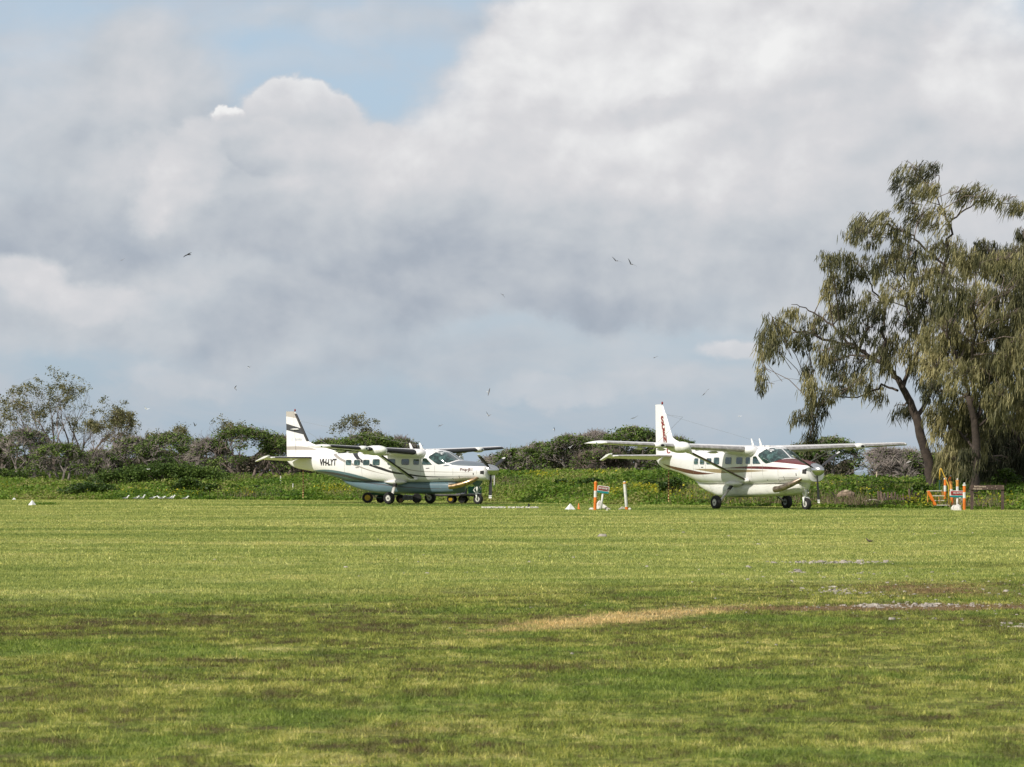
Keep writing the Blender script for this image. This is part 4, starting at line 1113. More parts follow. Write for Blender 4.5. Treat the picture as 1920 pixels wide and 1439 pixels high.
        me.polygons.foreach_set('use_smooth', [True] * len(T)); me.update()
        o = bpy.data.objects.new('windscreen', me); COL.objects.link(o); o.parent = f
        # cooling inlet, panel seams, small vents
        V2, T = poly_tris([(.56, 1.43), (.73, 1.45), (.73, 1.60), (.56, 1.61)] if L else [(.56, 1.47), (.74, 1.49), (.74, 1.66), (.56, 1.68)], .06); decal('air_inlet', V2, T, bvh, to3, dr, .006, M_BLACK, f)
        for nm, q in (('cowl_seam', [(.90, 1.16), (.912, 1.16), (.912, 1.9), (.90, 1.9)]), ('firewall_seam', [(2.12, 1.14), (2.132, 1.14), (2.132, 1.95), (2.12, 1.95)]),
                      ('cowl_seam', [(.92, 1.325), (2.12, 1.325), (2.12, 1.334), (.92, 1.334)]),
                      ('door_seam', [(3.12, 1.2), (3.132, 1.2), (3.132, 1.86), (3.12, 1.86)]), ('door_seam', [(3.93, 1.2), (3.94, 1.2), (3.94, 2.25), (3.93, 2.25)]),
                      ('door_seam', [(7.36, 1.2), (7.372, 1.2), (7.372, 2.3), (7.36, 2.3)]), ('door_seam', [(8.46, 1.3), (8.472, 1.3), (8.472, 2.28), (8.46, 2.28)])):
            V2, T = poly_tris(q, .15); decal(nm, V2, T, bvh, to3, dr, .004, M_SEAM, f)
        for q in ([(3.42, 1.71), (3.62, 1.70), (3.62, 1.73), (3.42, 1.74)], [(7.55, 1.74), (7.75, 1.735), (7.75, 1.77), (7.55, 1.77)], [(1.05, 1.40), (1.09, 1.40), (1.09, 1.50), (1.05, 1.50)], [(1.8, 1.25), (1.83, 1.25), (1.83, 1.37), (1.8, 1.37)],
                  [(2.9, 1.20), (2.97, 1.2), (2.97, 1.23), (2.9, 1.23)], [(2.15, 1.16), (2.20, 1.16), (2.20, 1.25), (2.15, 1.25)]):
            V2, T = poly_tris(q, .3); decal('vent', V2, T, bvh, to3, dr, .008, M_BLACK, f)
        if L:
            for txt, size, cx, czz, mt, bold, sh in (('VH-LYT', .44, 9.56, 2.005, M_LETK, .018, 0), ('Prop-JET', .215, 1.42, 1.665, M_LETB, .004, 0)):
                V2, T = text_tris(txt, size, bold, sh, .92)
                k = -s if True else 1
                sq = .80 if txt[0] == 'V' else .95
                o = decal('lettering', [(cx + (v.x * sq) * (-1 if s > 0 else 1) * 1.0, czz + v.y) for v in V2], T, bvh, to3, dr, .008, mt, f)
    # spinner + propeller
    pz = 1.63
    sp = MB().lathe([(.29, .20), (.285, .08), (.25, -.12), (.18, -.30), (.09, -.42), (.001, -.46)], (0, 0, 0), 'X', 24).build('spinner', M_SILVER, root, smooth=True, loc=(.46, 0, pz))
    for k in range(3):
        ang = -math.pi / 2 + k * 2 * math.pi / 3 + (R(3) if L else R(-4))
        m = MB(); rs = []
        for rr_, ch, th, tw in ((.16, .07, .05, 10), (.30, .10, .04, 14), (.5, .17, .032, 12), (.8, .205, .024, 9), (1.08, .20, .018, 6), (1.2, .19, .014, 5)):
            ring = []
            for j in range(10):
                b = 2 * math.pi * j / 10; u_, v_ = math.cos(b) * ch / 2, math.sin(b) * th / 2; t = R(tw)
                ring.append((u_ * math.cos(t) - v_ * math.sin(t), u_ * math.sin(t) + v_ * math.cos(t), rr_))
            rs.append(ring)
        m.rings(rs)
        bl = m.build('propeller_blade', M_BLADEB, root, smooth=True, loc=(.44, 0, pz), sharp=40)
        bl.rotation_euler = (ang - math.pi / 2, 0, 0)
        for z0, z1, w in ((1.202, 1.235, .19), (1.268, 1.33, .17)):
            mt = MB(); mt.rings([[(math.cos(2 * math.pi * j / 10) * w / 2 * kk, math.sin(2 * math.pi * j / 10) * .008, zz) for j in range(10)] for zz, kk in ((z0, 1), (z1, .93), (z1 + .012, .7))])
            mt.build('tip_band', M_WPAINT, bl)
        mt = MB(); mt.rings([[(math.cos(2 * math.pi * j / 10) * .092, math.sin(2 * math.pi * j / 10) * .007, zz) for j in range(10)] for zz in (1.2355, 1.2675)]); mt.build('tip_band', M_BLADEB, bl)
    # wings
    for s in (1, -1):
        m = MB(); ys = [.3, .8, 1.5, 2.5, 3.5, 4.5, 5.5, 6.5, 7.3, 7.6]
        rs = [wing_section(y, s) for y in ys]
        if s < 0: rs = [list(reversed(r_)) for r_ in rs]
        m.rings(rs)
        w = m.build('wing', M_WHITE, root, smooth=True, sharp=45)
        # upswept tip
        rs = []
        for k in range(6):
            t = k / 5; y = 7.6 + .34 * t; sec = wing_section(y, s); le, ch, z, th = wing_at(y)
            sc_ = math.sqrt(max(0.001, 1 - t ** 2.2)) ; mx = le + ch * (.62 + .28 * t)
            rs.append([(mx + (p[0] - mx) * (1 - .62 * t ** 1.6), p[1], z + (p[2] - z) * max(.12, sc_) - .03 * t) for p in sec])
        if s < 0: rs = [list(reversed(r_)) for r_ in rs]
        mt = MB(); mt.rings(rs); mt.build('wing_tip', M_WPAINT, w, smooth=True, sharp=50)
        ln = MB(); ln.lathe([(.001, -.05), (.03, -.03), (.035, .03), (.02, .05), (.001, .05)], (0, 0, 0), 'X', 10)
        ln.build('navigation_light', M_RED if s < 0 else pbr('green_lens', (.01, .15, .06), .2), w, smooth=True, loc=(4.78, s * 7.80, 2.73))
        # de-icing boots on the leading edge, in lengths between the lights
        for y0, y1 in ([(1.05, 3.72), (4.42, 4.78), (5.32, 7.52)] if s > 0 else [(1.05, 4.78), (5.32, 7.52)]):
            rs = []
            for k in range(7):
                y = y0 + (y1 - y0) * k / 6; le, ch, z, th = wing_at(y)
                P = [(p[0], p[1], p[2]) for p in wing_section(y, s, 0, .115 if L else .075, n=24)]
                rs.append([(p[0] - .006 - .004 * (k % 6 == 0) * 0, p[1], z + (p[2] - z) * 1.045) for p in P])
            if s < 0: rs = [list(reversed(r_)) for r_ in rs]
            mb = MB(); mb.rings(rs, closed=False, cap=False); mb.build('leading_edge_boot', boot, w, smooth=True)
        # landing light blister
        le, ch, z, th = wing_at(5.05)
        ml = MB(); ml.rings([[(le + x, s * (5.05 + math.cos(2 * math.pi * j / 14) * .27 * k), z + .01 + math.sin(2 * math.pi * j / 14) * .135 * k) for j in range(14)] for x, k in ((-.14, .35), (-.11, .7), (-.03, .95), (.12, 1.05), (.34, .8))])
        ml.build('landing_light', M_WPAINT, w, smooth=True)
        ml = MB(); ml.rings([[(le + x, s * (5.05 + math.cos(2 * math.pi * j / 14) * .11 * k), z + .01 + math.sin(2 * math.pi * j / 14) * .06 * k) for j in range(14)] for x, k in ((-.15, .8), (-.10, 1.1))])
        ml.build('light_lens', M_PANE if L else M_BLACK, w, smooth=True)
        if s > 0:  # radar pod
            le, ch, z, th = wing_at(4.08)
            mr = MB(); mr.rings([[(le + x, 4.08 + math.cos(2 * math.pi * j / 20) * .31 * k, z - .03 + math.sin(2 * math.pi * j / 20) * .235 * k) for j in range(20)] for x, k in ((-.52, .04), (-.51, .25), (-.47, .48), (-.38, .72), (-.25, .90), (-.08, 1), (.25, 1), (.6, .8), (.95, .35), (1.1, .05))])
            mr.build('radar_pod', M_WPAINT, w, smooth=True)
        # flap tracks and aileron gap
        for y in (1.6, 2.9, 4.2, 5.3):
            le, ch, z, th = wing_at(y)
            mf = MB(); mf.rings([[(le + ch * (.62 + q), s * y + math.cos(2 * math.pi * j / 8) * .03, z - .12 + math.sin(2 * math.pi * j / 8) * .05 * k) for j in range(8)] for q, k in ((0, .2), (.1, 1), (.3, 1), (.42, .3))])
            mf.build('flap_track', M_WPAINT, w, smooth=True)
        # root fairing
        mr = MB(); mr.rings([[(x, s * (.72 + .36 * k * max(0, math.cos(2 * math.pi * j / 16)) - .2 * max(0, -math.cos(2 * math.pi * j / 16))), 2.44 + math.sin(2 * math.pi * j / 16) * .20 * k) for j in range(16)] for x, k in ((3.72, .3), (3.80, .75), (3.95, 1.02), (4.4, 1.06), (5.2, .95), (5.9, .5))])
        mr.build('root_fairing', M_WHITE, root, smooth=True)
        # strut
        A = Vector((4.35, s * .80, 1.20)); B = Vector((4.52, s * 3.50, 2.37))
        MB().tube([A, B], [(.13, .045), (.12, .042)], 12, flat=(1, 0, 0)).build('strut', M_WHITE, root, smooth=True)
        e = root.children[-1] if False else None
        st = MB().tube([A + Vector((-.095, 0, 0)) + (B - A) * .05, B + Vector((-.088, 0, 0)) - (B - A) * .04], [(.05, .038), (.05, .036)], 8, flat=(1, 0, 0))
        st.build('strut_boot', M_BLACK if L else pbr('brown_strut_edge', (.06, .045, .03), .5), root, smooth=True)
        for c, sz in ((A + Vector((0, s * .02, 0)), (.26, .13, .11)), (B + Vector((0, s * .02, .03)), (.2, .12, .09))):
            mf = MB(); mf.rings([[(c.x + sz[0] * x, c.y + math.cos(2 * math.pi * j / 10) * sz[1] * k, c.z + math.sin(2 * math.pi * j / 10) * sz[2] * k) for j in range(10)] for x, k in ((-1, .15), (-.6, .75), (0, 1), (.7, .7), (1.2, .1))])
            mf.build('strut_fairing', M_WHITE if c is not B else M_WPAINT, root, smooth=True)
        # main gear
        mg = MB(); mg.rings([[(5.42 + .52 * x, s * (.66 + math.cos(2 * math.pi * j / 14) * .26 * k), 1.06 + math.sin(2 * math.pi * j / 14) * .13 * k) for j in range(14)] for x, k in ((-1.2, .05), (-.9, .5), (-.4, .92), (.1, 1), (.6, .75), (1.1, .3), (1.4, .05))])
        mg.build('gear_fairing', M_WHITE, root, smooth=True)
        MB().tube([(5.40, s * .78, 1.0), (5.30, s * 1.02, .80)], [(.13, .05), (.11, .045)], 10, flat=(1, 0, 0)).build('upper_gear_leg', M_BLACK, root, smooth=True)
        MB().tube([(5.30, s * 1.02, .80), (5.17, s * 1.34, .55), (5.08, s * 1.56, .36), (5.08, s * 1.66, .30)], [(.10, .04), (.085, .035), (.07, .035), (.05, .04)], 10, flat=(1, 0, 0)).build('gear_leg', legm if L else M_BOOTG, root, smooth=True)
        wheel(root, 'main_wheel', (5.08, s * 1.79, .295), .295, .22, .145, dark=(s < 0 and not L))
    # nose gear
    MB().rings([[(1.22 + math.cos(2 * math.pi * j / 10) * a_, math.sin(2 * math.pi * j / 10) * b_, z) for j in range(10)] for z, a_, b_ in ((1.20, .36, .17), (1.02, .28, .13), (.86, .13, .08))]).build('nose_gear_fairing', podm if L else M_WHITE, root, smooth=True)
    MB().tube([(1.22, 0, .98), (1.22, 0, .44)], [.055, .045], 12).build('nose_strut', M_WPAINT, root, smooth=True)
    MB().tube([(1.31, 0, .80), (1.42, 0, .68), (1.29, 0, .52)], [.028] * 3, 6).build('torque_link', M_WPAINT, root)
    MB().tube([(1.10, 0, .84), (1.02, 0, .70), (1.10, 0, .60)], [.022] * 3, 6).build('shimmy_damper', M_GREYMET, root)
    mfk = MB()
    for s in (1, -1): mfk.tube([(1.22, 0, .52), (1.20, s * .13, .50), (1.16, s * .14, .38), (1.16, s * .14, .24)], [.05, .05, .038, .034], 8)
    mfk.build('nose_fork', M_WPAINT, root, smooth=True)
    wheel(root, 'nose_wheel', (1.16, 0, .25), .25, .19, .125)
    # cargo pod
    if L: PS = [(2.06, .86, 1.08, .30, .98, 3.0), (2.22, .54, 1.10, .56, .80, 3.2), (3.0, .50, 1.10, .62, .8, 3.6), (5.0, .49, 1.10, .64, .8, 3.6), (6.4, .49, 1.10, .62, .8, 3.4), (7.1, .55, 1.12, .54, .83, 3.0), (8.1, .75, 1.20, .38, .95, 2.6), (8.7, .96, 1.25, .24, 1.08, 2.4), (9.05, 1.14, 1.28, .10, 1.2, 2.2)]
    else: PS = [(1.22, .98, 1.12, .12, 1.05, 2.4), (1.32, .76, 1.14, .26, .98, 2.5), (1.6, .66, 1.14, .40, .9, 2.8), (2.3, .60, 1.12, .54, .84, 3.2), (4.1, .53, 1.10, .62, .82, 3.6), (6.6, .48, 1.10, .62, .8, 3.4), (7.6, .62, 1.14, .46, .88, 2.8), (8.6, .86, 1.22, .26, 1.02, 2.4), (9.17, 1.12, 1.27, .10, 1.18, 2.2)]
    pm = loft_body(PS, 50, 32); pod = pm.build('cargo_pod', podm, root, smooth=True, sharp=50)
    bp_ = BVHTree.FromPolygons([Vector(v) for v in pm.v], pm.f)
    for x0 in (2.9, 3.9, 5.6):
        V2, T = poly_tris([(x0, .62), (x0 + .012, .62), (x0 + .012, 1.0), (x0, 1.0)], .2); decal('pod_door_seam', V2, T, bp_, lambda v: (v[0], 1.2, v[1]), (0, -1, 0), .004, M_SEAM, pod)
    # exhaust on the starboard side, with its scorched plate
    ex = MB().tube([(.86, .42, 1.30), (1.02, .58, 1.17), (1.30, .68, 1.05), (1.70, .74, .93), (2.05, .77, .86), (2.28, .78, .84)], [.05, .10, .12, .125, .125, .13], 14, cap=False).build('exhaust_stack', exm, root, smooth=True)
    MB().lathe([(.122, 0), (.115, .02), (.001, .0)], (0, 0, 0), 'X', 14).build('exhaust_mouth', M_BLACK, root, loc=(2.25, .78, .84))
    V2, T = poly_tris([(1.95, 1.02), (2.52, 1.02), (2.24, .70), (2.10, .74)], .1)
    if L: decal('scorch_plate', V2, T, bp_, lambda v: (v[0], 1.2, v[1]), (0, -1, 0), .008, M_BROWNST, pod)
    # tail
    m = MB(); rs = []
    for z, le, te, th in ((2.30, 9.6, 12.0, .10), (2.48, 9.3, 12.02, .12), (2.60, 9.55, 12.03, .11), (2.70, 9.95, 12.03, .12), (2.82, 10.42, 12.04, .13), (2.94, 10.84, 12.05, .13), (3.06, 11.10, 12.06, .12), (3.5, 11.33, 12.07, .11), (4.0, 11.60, 12.09, .09), (4.42, 11.83, 12.11, .07), (4.50 if L else 4.46, 11.90, 12.12, .05)):
        ring = []
        for fx, fz in airfoil(10, .5): ring.append((le + fx * (te - le), fz * th * .95, z))
        rs.append(ring)
    m.rings(rs); fin = m.build('tail_fin', finm, root, smooth=True, sharp=60)
    m = MB(); rs = []
    for z, le, te, th in ((2.22, 11.86, 12.40, .032), (2.6, 11.86, 12.42, .034), (3.6, 11.93, 12.44, .028), (4.46, 12.03, 12.46, .018), (4.54 if L else 4.50, 11.93, 12.46, .018)):
        rs.append([(le, -th, z), (le, th, z), (te, .006, z), (te, -.006, z)])
    m.rings(rs); m.build('rudder', finm, fin)
    if L:
        mb = MB(); rs = [[(x - .012, -w, z), (x - .03, 0, z), (x - .012, w, z), (x + .10, w + .022, z), (x + .10, -w - .022, z)] for x, z, w in ((11.10, 3.07, .035), (11.33, 3.5, .032), (11.60, 4.0, .028), (11.83, 4.42, .022))]
        mb.rings(rs); mb.build('leading_edge_boot', M_BLACK, fin)
        for s in (1, -1):
            mb = MB(); mb.rings([[(11.85 + x, s * (.075 + .02 * math.cos(2 * math.pi * j / 8) * k), 3.66 + .035 * math.sin(2 * math.pi * j / 8) * k) for j in range(8)] for x, k in ((-.26, .1), (-.1, .9), (.1, 1), (.3, .1))])
            mb.build('rudder_horn', M_WPAINT, fin, smooth=True)
    fb = BVHTree.FromPolygons([Vector(v) for v in (p for r_ in rs for p in r_)], [(0, 1, 2)]) if False else None
    fbv = BVHTree.FromPolygons([v.co for v in fin.data.vertices], [tuple(p.vertices) for p in fin.data.polygons])
    for s in (1, -1):
        if L:
            V2, T = text_tris('CARAVAN', .17, .002, .25)
            VV = []
            for v in V2:
                q = Vector((11.80 + v.x * (-1 if s > 0 else 1) * .8, s * 1.0, 3.14 + v.y)); h = fbv.ray_cast(q, Vector((0, -s, 0)))
                VV.append((q.x, (h[0].y if h[0] is not None else s * .03) + s * .007, q.z))
            me = bpy.data.meshes.new('lettering'); me.from_pydata(VV, [], T); me.materials.append(M_LETG)
            o = bpy.data.objects.new('lettering', me); COL.objects.link(o); o.parent = fin
        else:
            for ch, x, z, sz in (('S', 11.86, 3.80, .46), ('C', 11.79, 3.51, .34), ('E', 11.73, 3.25, .34), ('N', 11.64, 2.98, .36), ('I', 11.54, 2.72, .32), ('C', 11.38, 2.46, .38)):
                for off, bo, mt in ((.0, .026, M_GOLDL), (.006, .018, M_MAR)):
                    V2, T = text_tris(ch, sz, bo, -.12)
                    VV = []
                    for v in V2:
                        q = Vector((x + v.x * (-1 if s > 0 else 1), s * 1.0, z + v.y)); h = fbv.ray_cast(q, Vector((0, -s, 0)))
                        yy = h[0].y if h[0] is not None else s * .03
                        VV.append((q.x, yy + s * (.012 + off), q.z))
                    me = bpy.data.meshes.new('letter'); me.from_pydata(VV, [], T); me.materials.append(mt)
                    o = bpy.data.objects.new('letter', me); COL.objects.link(o); o.parent = fin
    MB().lathe([(.001, -.05), (.035, -.03), (.042, .03), (.03, .07), (.001, .085)], (0, 0, 0), 'Z', 12).build('beacon', M_RED, root, smooth=True, loc=(11.92, 0, 4.58 if L else 4.54))
    for s in (1, -1):
        def stab(y): a_ = (y - .2) / 2.8; return 10.68 + .45 * a_, 11.62 + .10 * a_, 12.02 - .10 * a_, 2.24
        m = MB(); rs = []
        for y in (.12, .8, 1.6, 2.4, 2.95):
            l0, l1, l2, z = stab(y); rs.append([(l0 + fx * (l1 - l0) , s * y, z + fz * (l1 - l0) * 1.0) for fx, fz in airfoil(8, .11)])
        if s < 0: rs = [list(reversed(r_)) for r_ in rs]
        m.rings(rs); st = m.build('tailplane', M_WHITE, root, smooth=True, sharp=40)
        m = MB(); rs = []
        dr_ = R(24)
        for y in (.2, 1.6, 2.97):
            l0, l1, l2, z = stab(y); c_ = l2 - l1
            rs.append([(l1 - .08, s * y, z + .028), (l1 + .01 + c_ * math.cos(dr_), s * y, z - c_ * math.sin(dr_) + .006), (l1 + .01 + c_ * math.cos(dr_), s * y, z - c_ * math.sin(dr_) - .006), (l1 - .08, s * y, z - .028)])
        if s < 0: rs = [list(reversed(r_)) for r_ in rs]
        m.rings(rs); m.build('elevator', M_WHITE, st)
        # elevator horn at the tip turns with it
        m = MB(); rs = []
        for y, k in ((2.975, 1), (3.05, .96), (3.13, .7)):
            rs.append([(11.30, s * y, 2.36 * k + 2.3 * (1 - k)), (11.55, s * y, 2.30), (12.06, s * y, 2.05 * k + 2.12 * (1 - k)), (12.04, s * y, 2.03 * k + 2.12 * (1 - k)), (11.5, s * y, 2.21), (11.28, s * y, 2.31)])
        if s < 0: rs = [list(reversed(r_)) for r_ in rs]
        m.rings(rs); m.build('elevator_horn', M_WPAINT, st)
        mb = MB(); rs = []
        for k in range(5):
            y = .28 + 2.5 * k / 4; l0, l1, l2, z = stab(y)
            rs.append([(l0 + fx * (l1 - l0) - .006, s * y, z + fz * (l1 - l0) * 1.06) for fx, fz in airfoil(16, .11) if fx < .13])
        if s < 0: rs = [list(reversed(r_)) for r_ in rs]
        mb.rings(rs, closed=False, cap=False); mb.build('tailplane_boot', boot, st, smooth=True)
    # aerials and wires
    for x0 in (4.84, 4.26):
        m = MB(); m.rings([[(x0 + fx * c_ + o_, fz * c_, z) for fx, fz in airfoil(6, .14)] for z, c_, o_ in ((2.56, .20, 0), (2.75, .15, .10), (2.95, .08, .22))])
        m.build('blade_aerial', M_WPAINT, root, smooth=True)
    MB().lathe([(.09, 0), (.08, .03), (.04, .05), (.001, .055)], (0, 0, 0), 'Z', 14).build('roof_blister', M_WPAINT, root, smooth=True, loc=(3.55, .2, 2.605))
    MB().tube([(11.66, 0, 4.06), (4.4, 0, 2.78)], [.004] * 2, 4).build('aerial_wire', M_GREYMET, root)
    MB().tube([(11.66, 0, 4.06), (10.3, 0, 3.93), (5.6, 4.4 if not L else 2.2, 2.72)] if not L else [(11.5, 0, 3.7), (9.2, 0, 2.5)], [.006] * (3 if not L else 2), 4).build('aerial_wire', M_GREYMET, root)
    MB().tube([(11.62, 0, 4.05), (11.56, .0, 4.06)], [.014, .014], 6).build('wire_anchor', M_WPAINT, root)
    # striped tail stand hanging from the tie-down ring
    ts = MB(); n = 22
    for k in range(n):
        z0 = 1.62 - (1.36) * k / n; z1 = 1.62 - 1.36 * (k + 1) / n
        q = [[(11.42 + .028 * math.cos(2 * math.pi * j / 8), .028 * math.sin(2 * math.pi * j / 8), z) for j in range(8)] for z in (z1, z0)]
        ts.rings(q, m=k % 2, cap=(k in (0, n - 1)))
    ts.build('tail_stand', [M_STRIPE1, M_STRIPE2], root)
    if L:  # pilot's door swung open on the far side
        m = MB()
        P = [(-.83, 1.12), (-1.66, 1.12), (-1.70, 1.85), (-1.62, 2.30), (-1.38, 2.33), (-.86, 1.95)]
        fr_ = [(3.05, y, z) for y, z in P]; bk = [(3.10, y, z) for y, z in P]
        m.rings([fr_, bk]); d_ = m.build('open_door', M_WPAINT, root)
        gl = [(-1.0, 1.93), (-1.02, 1.90), (-1.58, 1.90), (-1.53, 2.24), (-1.40, 2.26)]
        m = MB(); m.rings([[(3.043, y, z) for y, z in gl], [(3.107, y, z) for y, z in gl]]); m.build('door_window', M_LIGHTPANE, d_)
    return root

M_SEAM = pbr('panel_seam', (.30, .29, .27), .6)
M_GOLDL = pbr('faded_letter_edge', (.50, .38, .27), .5)
M_STRIPE1 = pbr('stripe_red', (.20, .025, .015), .5); M_STRIPE2 = pbr('stripe_cream', (.62, .50, .22), .5)
M_LIGHTPANE = pbr('pale_window', (.36, .45, .44), .08, vscale=6, var=.3)
aeroplane('L', -.6274, 152.6, .55726, 'white aeroplane with blue belly, black stripes and VH-LYT beside its rear windows')
aeroplane('R', 12.587, 129.84, 1.0409, 'white aeroplane with maroon bonnet, gold stripe and red lettering down its tail fin')

# ------------------------------------------------------------------ the mower tractor and its trailer behind the left aeroplane
M_GREEN = pbr('green_machine_paint', (.012, .085, .03), .4, var=.3)
M_GREENB = pbr('green_box', (.015, .13, .075), .5)
M_YHUB = pbr('yellow_hub', (.52, .34, .02), .45, var=.25, vscale=9)
M_DKMET = pbr('dark_steel', (.035, .035, .037), .5, .5, var=.4)
M_DECK = pbr('mower_deck_grey', (.15, .15, .17), .5, .3, var=.4, vscale=6)
def small_wheel(parent, c, r, w, hubm):
    o = MB().lathe([(r * .52, -w * .45), (r * .9, -w * .5), (r, -w * .3), (r, w * .3), (r * .9, w * .5), (r * .52, w * .45)], (0, 0, 0), 'Y', 22, cap=False).build('wheel', M_TYRE, parent, smooth=True, loc=c, sharp=40)
    m = MB()
    for s in (-1, 1): m.lathe([(r * .54, s * w * .45), (r * .48, s * w * .30), (r * .2, s * w * .26), (r * .17, s * w * .42), (.001, s * w * .42)], (0, 0, 0), 'Y', 16)
    m.build('hub', hubm, o, smooth=True, sharp=40)
    return o
def px(u, Y): return (u - 960) / F * Y
def tractor():
    Y = 159.3; X0 = px(737, Y)
    t = empty('mower_tractor', (X0, Y, 0)); tag(t, 'green ride-on mower with yellow wheel hubs parked behind the left aeroplane', 'mower')
    k = lambda u: px(u, Y) - X0
    for u, y, r, h in ((690, -.35, .27, M_YHUB), (713, .45, .22, M_DKMET), (750, .45, .22, M_DKMET), (782, -.25, .24, M_DKMET)):
        small_wheel(t, (k(u), y, r), r, .22, h)
    m = MB(); m.box((k(722), 0, .46), (1.5, .5, .14)); m.box((k(716), 0, .68), (.8, .52, .34)); m.box((k(745), 0, .62), (.6, .6, .2)); m.build('body', M_GREEN, t)
    m = MB(); m.box((k(730), 0, .88), (.45, .42, .10)); m.box((k(722), 0, 1.02), (.10, .42, .22), ry=-.2); m.build('seat', M_BLACK, t)
    m = MB(); m.tube([(k(752), 0, .65), (k(747), 0, .96)], [.02, .02], 6); m.lathe([(.15, 0), (.17, .02), (.15, .04)], (k(747), 0, .96), 'Z', 14); m.build('steering_wheel', M_BLACK, t)
    m = MB(); m.rings([[(k(755), -.5, .16), (k(775), -.5, .16), (k(774), -.5, .36), (k(760), -.5, .42), (k(756), -.5, .34)], [(k(755), .4, .16), (k(775), .4, .16), (k(774), .4, .36), (k(760), .4, .42), (k(756), .4, .34)]]); m.build('mower_deck', M_DECK, t)
    m = MB(); m.tube([(k(700), -.3, .42), (k(706), -.3, .28), (k(716), -.3, .27)], [.022] * 3, 6); m.build('step_bar', M_GREEN, t)
    m = MB(); m.lathe([(.10, -.5), (.10, .4)], (k(752), 0, .14), 'Y', 12); m.build('roller', pbr('rusty_roller', (.14, .08, .045), .7), t)
tractor()
def trailer():
    Y = 159.8; X0 = px(855, Y)
    t = empty('flat_trailer', (X0, Y, 0)); tag(t, 'flat bed trailer on small wheels standing beside the left aeroplane nose wheel', 'trailer')
    k = lambda u: px(u, Y) - X0
    m = MB(); m.box((k(857), 0, .41), (k(903) - k(812), 1.1, .06)); m.build('deck', pbr('worn_grey_deck', (.16, .15, .14), .6, var=.4), t)
    m = MB(); m.box((k(857), -.45, .355), (k(900) - k(816), .06, .05)); m.box((k(857), .45, .355), (k(900) - k(816), .06, .05)); m.build('chassis', M_DKMET, t)
    for u, y, h in ((845, -.35, M_YHUB), (866, -.25, M_DKMET), (850, .4, M_DKMET), (871, .4, M_DKMET)):
        small_wheel(t, (k(u), y, .185), .185, .18, h)
    m = MB(); m.box((k(845), 0, .27), (.06, .8, .16)); m.box((k(866), 0, .27), (.06, .8, .16)); m.tube([(k(845), -.1, .2), (k(866), -.1, .2)], [.02, .02], 6); m.build('axle_frame', M_DKMET, t)
    m = MB(); m.tube([(k(880), -.4, .36), (k(879), -.4, .16), (k(885), -.4, .15)], [.02] * 3, 6); m.tube([(k(893), -.3, .34), (k(887), -.3, .14)], [.015] * 2, 5); m.build('prop_stand', M_DKMET, t)
    m = MB(); m.tube([(k(812), 0, .38), (k(795), 0, .30)], [.03, .03], 6); m.build('drawbar', M_DKMET, t)
    bx = empty('green_crate', (px(890.5, Y), Y, .445)); tag(bx, 'green box standing on the right end of the flat trailer', 'box')
    w = px(903, Y) - px(878, Y)
    m = MB(); m.box((0, 0, .17), (w, .8, .34)); m.build('box_body', M_GREENB, bx)
    m = MB(); m.box((0, 0, .355), (w + .03, .83, .03)); m.build('lid', M_GREENB, bx)
    m = MB(); m.box((0, -.41, .02), (w + .02, .02, .05)); m.build('bottom_rail', pbr('pale_rail', (.4, .4, .38), .5), bx)
    cr = empty('blue_crate', (px(866, Y), Y, .445)); tag(cr, 'dark blue mesh crate between the green box and the exhaust', 'crate')
    w = .58
    m = MB(); m.box((0, .1, .15), (w - .06, .6, .28)); m.build('load', pbr('navy_load', (.012, .016, .07), .6), cr)
    m = MB()
    for i in range(-3, 9):
        for sgn in (1, -1):
            x = -w / 2 + i * .09
            a_ = Vector((x, -.23, 0)); b_ = Vector((x + sgn * .0 + .30, -.23, .32)) if sgn > 0 else Vector((x + .30, -.23, 0)); a2 = a_ if sgn > 0 else Vector((x, -.23, .32))
            # clip to crate
            def cl(p, q):
                lo, hi = -w / 2, w / 2
                if p.x > hi or q.x < lo: return None
                t0 = max(0, (lo - p.x) / (q.x - p.x)); t1 = min(1, (hi - p.x) / (q.x - p.x)); return (p.lerp(q, t0), p.lerp(q, t1)) if t1 > t0 else None
            c_ = cl(a2, b_)
            if c_: m.tube(c_, [.007, .007], 4)
    m.build('mesh_side', pbr('grey_wire', (.35, .36, .42), .4), cr)
    m = MB(); m.box((-.1, 0, .36), (.56, .62, .06)); m.build('tarpaulin', pbr('blue_tarpaulin', (.03, .04, .28), .5), cr)
trailer()

# ------------------------------------------------------------------ markers, signs, posts
M_ORANGE = pbr('orange_plastic', (.80, .20, .02), .5, var=.22, vscale=5)
M_PWHITE = pbr('white_plastic', (.72, .70, .66), .5, var=.2, vscale=6)
M_YEL = pbr('faded_orange', (.72, .33, .07), .55, var=.3, vscale=5)
M_STONE = pbr('white_painted_stone', (.72, .68, .62), .85, var=.3, vscale=6, bump=.6)
M_CORAL = pbr('pale_coral_rock', (.50, .45, .38), .9, var=.4, vscale=7, bump=.8)
M_TEAL = pbr('teal_strip', (.0, .22, .22), .5)
M_SIGNR = pbr('sign_red', (.25, .045, .03), .5, var=.2)
M_SIGNRB = pbr('sign_bright_red', (.36, .018, .02), .5, var=.2)
M_WOOD = pbr('brown_timber', (.095, .062, .05), .85, var=.3, vscale=9, bump=.4)
M_CRM = pbr('cream_sign_paint', (.62, .50, .38), .6)

